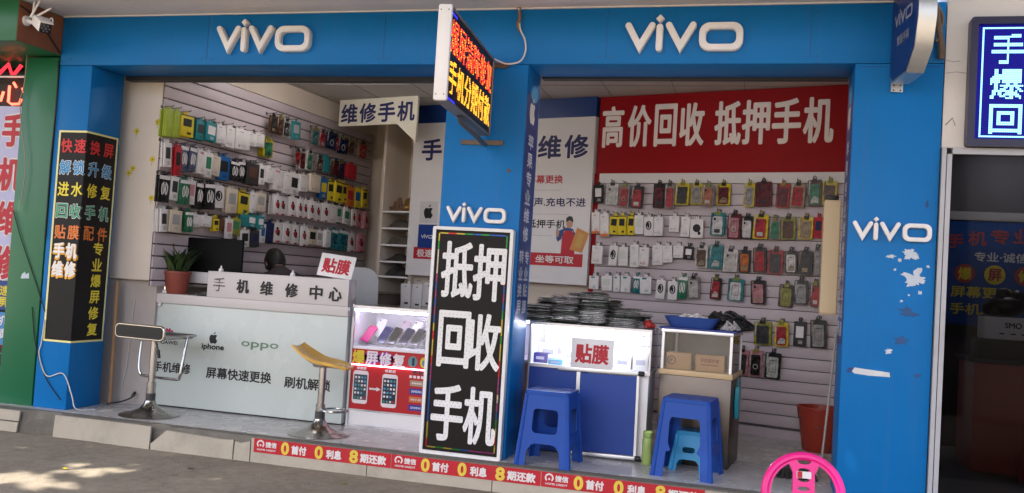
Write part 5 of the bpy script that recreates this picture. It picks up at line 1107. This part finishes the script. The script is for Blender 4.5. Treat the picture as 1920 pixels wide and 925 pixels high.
cable('white cable looping down over the left blue pillar to the floor', CAB['white'], .0045, WIREW)
cable('thin tan wire hanging in front of the green column', CAB['tan'], .0035, WIRET)
cable('black cable running down the seam between green column and blue pillar', CAB['edge'], .006, WIREB)
cable('black cable drooping on the brown end of the green fascia', [(-.284, -.45, 3.02), (-.284, -.36, 3.0), (-.284, -.22, 2.93), (-.284, -.10, 2.84), (-.284, -.02, 2.77)], .007, WIREB)
cable('thin white cable hanging from the left end of the counter top', CAB['counter cable'], .004, WIREW)
cable('black cable on the floor between left pillar and counter', [(.06, .40, .008), (.16, .46, .03), (.22, .52, .07), (.2, .56, .10), (.16, .575, .06)], .006, WIREB)
tag(MB().tube([(.045, .46, 0), (.036, .465, .55), (.024, .47, 1.0)], [.017, .016, .015], 10).build('wooden_pole', mat('pole_wood', (.36, .21, .11, 1), .6, 0, .2, 12)), 'tan wooden pole leaning beside the left blue pillar', 'pole')

# ================================================================ neighbours
GREEN = mat('green_panel', (.012, .125, .052, 1), .38, 0, .10, 1.5, coat=.1)
nb = thing('neighbour_shop', 'green clad neighbouring shop with brown fascia end at the left edge', 'building')
MB().box(-.625, -.305, .0, .32, 0, 2.745, bev=.005).build('column', GREEN, nb)
MB().box(-3.2, -.292, -.455, .4, 2.757, 3.066, bev=.004).build('fascia', GREEN, nb)
MB().box(-.2915, -.2885, -.452, -.002, 2.762, 3.06).build('fascia_end', mat('brown_laminate', (.24, .085, .04, 1), .5, 0, .12, 5), nb)
MB().box(-3.2, -.62, 1.6, 1.7, 0, 3.05).box(-3.3, -3.2, .0, 1.7, 0, 3.05).build('inner_wall', DARK, nb)
MB().box(-3.2, -.63, .50, .54, 2.42, 2.75).build('dark_header', DARK, nb)
MB().plate([[(-.50, .985), (-.42, .99), (-.425, 1.035), (-.45, 1.02), (-.465, 1.04), (-.49, 1.02)]], -.0015, .001).build('torn_patch', PATCH, nb)
MB().tube([(-3.1, .06, 2.60), (-.64, .06, 2.605)], .012, 8).build('rail', ALU, nb)
ns = thing('tall_sign', 'tall pale lilac sign with large red characters beside the green column', 'sign', (-.76, .10, 0))
MB().box(-.9, .12, .0, .05, .955, 2.37).build('panel', mat('lilac_panel', (.42, .42, .62, 1), .4), ns)
m = MB()
for ch, z, x in (('手', 2.175, -.015), ('机', 1.815, -.02), ('维', 1.46, -.005), ('修', 1.10, .0)):
    m.mat(1).text(ch, x, z, .24, .30, -.0015, .07); m.mat(0).text(ch, x, z, .225, .275, -.004, .035)
m.build('lettering', [REDT, WHITE_B], ns)
for nm, z0_, z1_, c, rows in (('panel', .72, .95, NAVYB, (('快速', 'y', .875), ('爆屏', 'y', .785))), ('panel', .44, .70, mat('panel_skyblue', (.05, .20, .45, 1), .4), (('手机', 'w', .635), ('解锁', 'w', .53))), ('panel', .12, .42, DARK, (('刷机', 'g', .34), ('软件', 'g', .23)))):
    o = MB().box(-.9, .09, .0, .03, z0_, z1_).build(nm, c, ns)
    m = MB()
    for s_, c_, z in rows: m.mat('ywg'.index(c_)).text(s_, -.03, z, .20, .085, -.0015, .03)
    m.build('lettering', [YEL, WHITE_B, GRN], o)
MB().box(-.9, .09, .0, .03, .425, .438).build('red_strip', RED, ns)
ne = thing('neon_sign', 'glowing red neon character in the green shop above the lilac sign', 'neon sign', (-.875, .16, 2.485))
NE = glow('neon_red', (1, .09, .05, 1), 1.6)
m = MB(); K = .15
for l in (((-.62, .12), (-.78, -.42)), ((-.25, .45), (-.25, -.45), (.0, -.58), (.5, -.55), (.58, -.28)), ((.0, .62), (.2, .36)), ((.62, .30), (.85, -.10))): m.tube([(x*K, 0, z*K) for x, z in l], .010, 8)
m.build('neon_tube', NE, ne)
MB().box(-.16, .20, .02, .05, -.16, .13).build('backing', DARK, ne)
tag(MB().tube([(-.12, 0, .0), (-.03, 0, .08), (.02, 0, -.02), (.10, 0, .07)], .015, 8).tube([(.2, 0, .05), (.26, 0, .08)], .010, 8).build('neon_reflection', glow('neon_reflection_glow', (1, .03, .05, 1), .5), None, (-.95, .2, 2.66)), 'dim red neon reflection under the green fascia', 'neon sign')  # glowing tubes stand in for the reflection of the neon

# ---- right neighbour
TW = mat('white_wall_tile', (.60, .57, .55, 1), .3, 0, .05, 2, dirt=.12)
rn = thing('neighbour_shop', 'white tiled neighbouring shop with a dark glass front at right edge', 'building')
MB().box(6.137, 9.0, .0, .30, 2.165, 3.9, bev=.003).build('upper_wall', TW, rn)
MB().plate([[(6.15, 2.305), (6.19, 2.35), (6.21, 2.30), (6.205, 2.30), (6.19, 2.342), (6.155, 2.30)]], -.0015, 0).plate([stroke([(6.14, 2.70), (6.18, 2.69), (6.22, 2.695)], .003)], -.0015, 0).plate([stroke([(6.14, 2.62), (6.2, 2.628), (6.26, 2.62)], .003)], -.0015, 0).build('crack', mat('crack_grey', (.2, .19, .19, 1), .8), rn)
MB().box(9.0, 9.2, .0, 3.2, -.17, 3.9).box(6.14, 9.0, 2.9, 3.0, -.17, 3.0).box(6.137, 9.0, .305, 2.9, 2.66, 2.7).build('room_shell', mat('room_dark', (.07, .06, .065, 1), .7), rn)
MB().box(6.137, 9.0, -.18, 2.9, -.17, -.02).build('floor_slab', mat('room_floor', (.12, .115, .11, 1), .5), rn)
MB().box(6.138, 6.162, -.025, .05, -.019, 2.163).box(6.168, 6.195, -.02, .05, -.019, 2.125).box(6.1635, 6.1665, -.005, .04, -.019, 2.163).box(6.1965, 9.0, -.02, .05, 2.126, 2.163).build('door_frame', mat('frame_grey', (.40, .40, .42, 1), .5, .2, .12, 8, dirt=.2), rn)
MB().box(6.1965, 8.98, .010, .016, -.018, 2.1255).build('glass_pane', glass('smoked_glass', (.55, .55, .56, 1), 1.12), rn)
rl = thing('led_screen', 'blue dot matrix LED screen with white characters on the white wall', 'led screen', (6.80, -.035, 2.555))
MB().plate([rrect(1.085, .775, .02, 3), rrect(1.0, .69, .006, 2)[::-1]], -.045, .034).build('frame', mat('screen_frame', (.02, .018, .05, 1), .3), rl)
MB().box(-.499, .499, -.012, .03, -.344, .344).build('led_panel', glow('led_panel_blue', (.008, .004, .5, 1), .10), rl)
CW = glow('led_cyan', (.32, .80, 1, 1), .55); DB = glow('led_dot_blue', (.03, .03, .7, 1), .1)
m = MB(); P_ = .0105; lit = set()
for r_, s_ in enumerate(('手机维', '爆屏修', '回收贴')):
    for i, ch in enumerate(s_):
        for (a, b) in raster(ch, 17): lit.add((7+i*22+a, 62-(r_*20)-20+b+1))
for a in range(2, 92): lit.add((a, 1)); lit.add((a, 63))
for b in range(1, 64): lit.add((2, b)); lit.add((91, b))
for a in range(94):
    for b in range(65):
        x, z = (a-46.5)*P_, (b-32)*P_
        if (a, b) in lit: m.mat(0).add([(x-.0046, -.0135, z-.0046), (x+.0046, -.0135, z-.0046), (x+.0046, -.0135, z+.0046), (x-.0046, -.0135, z+.0046)], [(0, 1, 2, 3)])
        elif (a+b) % 2 == 0: m.mat(1).add([(x-.002, -.0132, z-.002), (x+.002, -.0132, z-.002), (x+.002, -.0132, z+.002), (x-.002, -.0132, z+.002)], [(0, 1, 2, 3)])
m.build('led_dots', [CW, DB], rl)
rp_ = thing('wall_poster', 'blue poster with red and yellow characters inside the dark shop', 'poster', (7.25, 2.86, 0))
MB().box(-.62, 1.3, 0, .03, 1.06, 1.98).build('sheet', mat('poster_navy', (.006, .05, .22, 1), .3), rp_)
m = MB()
for i, ch in enumerate('手机专业维修'): m.mat(0).text(ch, -.47+.18*i, 1.80+.10*math.sin(.35+.35*i)-.04, .15, .13, -.0015, .03)
m.mat(1).text('专业·诚信·快捷', .02, 1.665, .66, .085, -.0015, .02)
for i, ch in enumerate('爆屏修复'):
    x = -.38+.24*i; m.mat((0, 3)[i % 2]).plate([ell(.085, .085, 20, x, 1.51)], -.0015, .001); m.mat((2, 0)[i % 2]).text(ch, x, 1.51, .11, .11, -.003, .03)
m.mat(2).text('屏幕更换', -.24, 1.35, .5, .1, -.0015, .02).text('手机解锁', .45, 1.35, .5, .1, -.0015, .02).text('手机刷机', -.24, 1.2, .5, .1, -.0015, .02).text('软件升级', .45, 1.2, .5, .1, -.0015, .02)
m.build('lettering', [mat('dim_red', (.34, .05, .05, 1), .5), WHITE_B, YEL, YEL], rp_)
MB().box(-.62, 1.3, -.01, .0, 1.985, 2.06).build('light_strip_board', mat('board_grey', (.32, .30, .30, 1), .6), rp_)
cl = thing('ceiling_lamp', 'round lit ceiling lamp inside the dark neighbouring shop', 'lamp', (7.20, 2.45, 2.655))
MB().lathe([(.10, -.02), (.11, 0)], 24).build('rim', WHITE, cl); MB().lathe([(.085, -.03), (.098, -.021)], 24).build('diffuser', glow('lamp_white', (.95, .95, 1, 1), 24), cl)
tb = thing('shop_table', 'dark red counter table inside the dark neighbouring shop', 'table', (7.12, 1.9, -.02))
MB().box(-.40, .9, -.25, .3, .0, .82, bev=.01).build('front', mat('table_red', (.30, .05, .03, 1), .5), tb); MB().box(-.43, .93, -.28, .33, .821, .85).build('top', DARK, tb)
wbx = tag(MB().box(-.2, .2, -.12, .12, 0, .17, bev=.004).build('white_box', WHITE_B, None, (7.02, 1.95, .98)), 'white lettered box on a stack inside the dark shop', 'box')
MB().text('SMO', 0, .11, .12, .045, -.1215, .04).text('...', 0, .045, .2, .012, -.1215, .03).build('lettering', BLACK, wbx)
tag(MB().box(-.24, .24, -.13, .12, 0, .145, bev=.006).build('crate', DARK, None, (7.02, 1.95, .834)), 'dark crate under the white lettered box in dark shop', 'crate')
tag(MB().ball((0, 0, .085), .15, .10, .085).ball((-.09, .0, .06), .09, .08, .06).ball((.08, .01, .13), .07, .06, .09).ball((-.02, 0, .16), .06, .05, .07).build('black_bag', BAG2, None, (6.99, 1.95, 1.151)), 'crumpled black bag on top of the white box in dark shop', 'bag')
tag(MB().lathe([(.09, 0), (.092, .012), (.06, .02)], 22, Rx(PI/2)).build('reflector_disc', mat('disc_gold', (.60, .55, .32, 1), .25, .6), None, (7.28, 1.62, 1.02)), 'round pale gold disc at the table edge in dark shop', 'disc')
tag(MB().lathe([(.09, .08), (.085, .0), (.09, .001)], 20).lathe([(.02, -.12), (.02, .0)], 10).box(-.13, .13, -.02, .02, -.14, -.12).build('disc_stand', DARK, None, (7.28, 1.66, .95)), 'dark lamp stand behind the pale gold disc', 'stand')
for i, x in enumerate((7.35, 7.62)):
    poly_stool('plastic_stool', ('dark red plastic stool inside the dark shop, near the glass', 'dark red plastic stool inside the dark shop, farther right')[i], (x-.18, 1.25+.1*i, -.02), .2*i, .46, .14, .17, mat('stool_red', (.30, .02, .02, 1), .4))

# ================================================================ person working behind the counter
def skin(name, joints, bones, m_, parent=None, sub=2, root=0):
    me = bpy.data.meshes.new(name); me.from_pydata([j[0] for j in joints], bones, []); me.update()
    o = bpy.data.objects.new(name, me); COL.objects.link(o)
    o.modifiers.new('skin', 'SKIN'); o.modifiers.new('subdivision', 'SUBSURF').levels = sub
    for i, j in enumerate(joints):
        v = me.skin_vertices[0].data[i]; v.radius = (j[1], j[2] if len(j) > 2 else j[1]); v.use_root = i == root
    dg = bpy.context.evaluated_depsgraph_get(); dg.update(); nm = bpy.data.meshes.new_from_object(o.evaluated_get(dg))
    V = [v.co.copy() for v in nm.vertices]; F = [tuple(p.vertices) for p in nm.polygons]
    bpy.data.objects.remove(o); bpy.data.meshes.remove(me); return V, F
SKINM = mat('skin', (.40, .23, .155, 1), .55, 0, .06, 20)
px, py = .93, 1.50
J = [((0, .22, .52), .13, .10), ((0, .20, .68), .125, .095), ((0, .13, .86), .14, .10), ((0, .06, 1.05), .11, .09), ((0, -.04, 1.10), .055), ((0, -.10, 1.12), .05),
     ((.15, .05, .99), .06), ((.25, .0, .80), .045), ((.16, -.22, .80), .035), ((.11, -.29, .815), .03), ((-.15, .05, .99), .06), ((-.25, .0, .80), .045), ((-.16, -.22, .80), .035), ((-.11, -.29, .815), .03),
     ((.10, .20, .49), .085), ((.13, -.22, .47), .065), ((.13, -.20, .10), .042), ((.13, -.30, .04), .035), ((-.10, .20, .49), .085), ((-.13, -.22, .47), .065), ((-.13, -.20, .10), .042), ((-.13, -.30, .04), .035)]
Bn = [(0, 1), (1, 2), (2, 3), (3, 4), (4, 5), (3, 6), (6, 7), (7, 8), (8, 9), (3, 10), (10, 11), (11, 12), (12, 13), (0, 14), (14, 15), (15, 16), (16, 17), (0, 18), (18, 19), (19, 20), (20, 21)]
V, F = skin('person_body', J, Bn, SKINM)
hm = MB().add(V, F)
for i, f in enumerate(F):       # clothed faces of the one body mesh
    c = sum((Vector(V[k]) for k in f), Vector())/len(f)
    hm.m[i] = 2 if c.z < .60 else (1 if c.z < 1.135 and c.y > -.14 and not (c.z > 1.06 and c.y < -.05) else 0)
Hd = T(0, -.135, 1.155) @ Rx(R(38))          # head bowed over the work
hm.ball((0, 0, 0), .076, .096, .115, 20, Hd).ball((0, -.03, -.065), .052, .06, .055, 14, Hd).ball((0, -.098, -.02), .014, .020, .024, 8, Hd)
for sx in (-1, 1):
    hm.ball((sx*.076, .005, -.015), .012, .02, .032, 8, Hd).ball((sx*.030, -.088, .012), .013, .008, .009, 8, Hd)
    for f in range(5):
        hm.mat(0); bx = sx*(.11+(f-2)*.016*(1 if f else 1.5)); l_ = (.05, .07, .078, .072, .058)[f]
        hm.tube([(bx, -.30, .815), (bx-sx*.004, -.30-l_*.6, .822), (bx-sx*.006, -.30-l_, .805)], [.0095, .0085, .007], 7)
pe = hm.build('person', [SKINM, mat('shirt_dark', (.035, .025, .03, 1), .8, 0, .2, 30), mat('denim', (.03, .04, .07, 1), .8)], None, (px, py, 0), R(-128)); pe.scale = (1.07, 1.07, 1.07); tag(pe, 'person with short black hair bowed over work behind the counter, dark top', 'person')
MB().plate([stroke([(-.02, -.06), (.02, -.06)], .008)], -.097, -.088, Hd).build('mouth', mat('lip', (.3, .09, .08, 1), .5), pe)
hv = MB(); rr = random.Random(2); HV = []; HF = []; n1, n2 = 26, 14
for i in range(n2+1):
    th_ = PI*.76*i/n2
    for j in range(n1):
        ph = 2*PI*j/n1; fr_ = max(0, -math.sin(ph))
        t_ = th_*(1-.35*fr_); q = 1.10+.05*noise.noise(Vector((math.cos(ph)*3, math.sin(ph)*3, i*.6)))
        HV.append(Hd @ Vector((.078*q*math.sin(t_)*math.cos(ph), .098*q*math.sin(t_)*math.sin(ph)+.006, .117*q*math.cos(t_)+.004)))
for i in range(n2):
    for j in range(n1): HF.append((i*n1+j, (i+1)*n1+j, (i+1)*n1+(j+1) % n1, i*n1+(j+1) % n1))
hv.add(HV, HF).build('hair', mat('hair_black', (.010, .008, .007, 1), .45, 0, .3, 60, .5, 90), pe)
J2 = [(j[0], j[1]+.028, (j[2] if len(j) > 2 else j[1])+.028) for j in J]
idx = [0, 1, 2, 3, 4, 6, 7, 10, 11]; mp_ = {a: i for i, a in enumerate(idx)}
J3 = [J2[a] for a in idx]; J3[mp_[4]] = (Vector((0, -.02, 1.10)), .068, .066); J3[mp_[7]] = ((.235, .0, .83), .062); J3[mp_[11]] = ((-.235, .0, .83), .062)
V, F = skin('shirt', J3, [(mp_[a], mp_[b]) for a, b in Bn if a in mp_ and b in mp_], DARK)
MB().add(V, F).build('shirt', mat('shirt_dark', (.035, .025, .03, 1), .8, 0, .2, 30), pe)
idx = [0, 14, 15, 16, 18, 19, 20]; mp_ = {a: i for i, a in enumerate(idx)}
V, F = skin('trousers', [J2[a] for a in idx], [(mp_[a], mp_[b]) for a, b in Bn if a in mp_ and b in mp_], DARK)
MB().add(V, F).build('trousers', mat('denim', (.03, .04, .07, 1), .8), pe)
ws = thing('work_stool', 'round black stool under the person behind the counter', 'stool', (px+.15, py-.14, 0))
MB().lathe([(.17, .36), (.18, .38), (.17, .40)], 24).build('seat', BLACK, ws); MB().lathe([(.2, 0), (.2, .01), (.03, .03), (.025, .36)], 20).build('pedestal', DCH, ws)

# ================================================================ street trees behind the photographer (their shade falls on the shop)
SPOTS = [((1.0, -1.39, -.17), 0.130), ((.79, -1.34, -.17), 0.169), ((.85, -.90, -.17), 0.091), ((1.15, -.95, -.17), 0.117), ((1.18, -1.43, -.17), 0.130), ((1.67, -.90, -.17), 0.065), ((1.85, -.75, -.17), 0.052), ((1.12, -.68, -.17), 0.039), ((.95, -1.05, -.17), 0.104)]
BARK = mat('bark', (.10, .075, .055, 1), .9, 0, .3, 12, .6, 30); LF = [mat('tree_leaf_%s' % n_, c, .5) for n_, c in (('dark', (.03, .07, .018, 1)), ('mid', (.05, .10, .025, 1)), ('light', (.08, .13, .03, 1)))]
def tree(label, tx, ty, x0_, x1_, y0_, y1_, sd, nl):
    t = thing('street_tree', label, 'tree', (0, 0, 0), 0, 'street trees across the pavement'); rr = random.Random(sd); m = MB()
    m.tube([(tx, ty, -.18), (tx+.05, ty, 1.5), (tx-.03, ty+.05, 3.2), (tx, ty+.1, 4.6)], [.19, .15, .13, .10], 12)
    for k in range(9):
        a = 2*PI*k/9+rr.random(); m.tube([(tx, ty, 3.4+.12*k), (tx+math.cos(a)*.9, ty+math.sin(a)*.8, 4.5), ((x0_+x1_)/2+math.cos(a)*(x1_-x0_)*.36, (y0_+y1_)/2+math.sin(a)*(y1_-y0_)*.36, 5.6)], [.07, .045, .02], 7)
    m.build('trunk', BARK, t)
    cx, cy = (x0_+x1_)/2, (y0_+y1_)/2; m = MB(); cl_ = [(rr.uniform(-1, 1), rr.uniform(-1, 1)) for _ in range(60)]
    i = 0
    while i < nl:
        a, b = rr.uniform(-1, 1), rr.uniform(-1, 1)
        if abs(a)**3+abs(b)**3 > 1: continue
        p = Vector((cx+a*(x1_-x0_)/2, cy+b*(y1_-y0_)/2, 4.9+rr.random()*1.5*(1.2-.5*(a*a+b*b)))); i += 1
        hit = False
        for g_, r0 in SPOTS:
            g_ = Vector(g_); d_ = (p-g_)-SUN_TO*((p-g_).dot(SUN_TO))
            if d_.length < r0+.05*rr.random(): hit = True; break
        if hit: continue
        u = Vector((rr.gauss(0, 1), rr.gauss(0, 1), rr.gauss(0, .5))).normalized(); v = u.orthogonal().normalized(); v = (v*math.cos(rr.random()*6)+u.cross(v)*math.sin(rr.random()*6)); s_ = rr.uniform(.13, .22)
        m.mat(rr.randrange(3)).add([p-u*s_, p+v*s_*.5, p+u*s_, p-v*s_*.5], [(0, 1, 2, 3)])
    m.build('crown', LF, t); return t
tree('broad street tree behind the photographer, left of the camera', -1.5, -6.6, -5.6, 2.3, -6.9, -1.0, 1, 13000)
tree('broad street tree behind the photographer, right of the camera', 7.6, -7.2, 1.7, 9.8, -6.9, -1.0, 2, 13000)
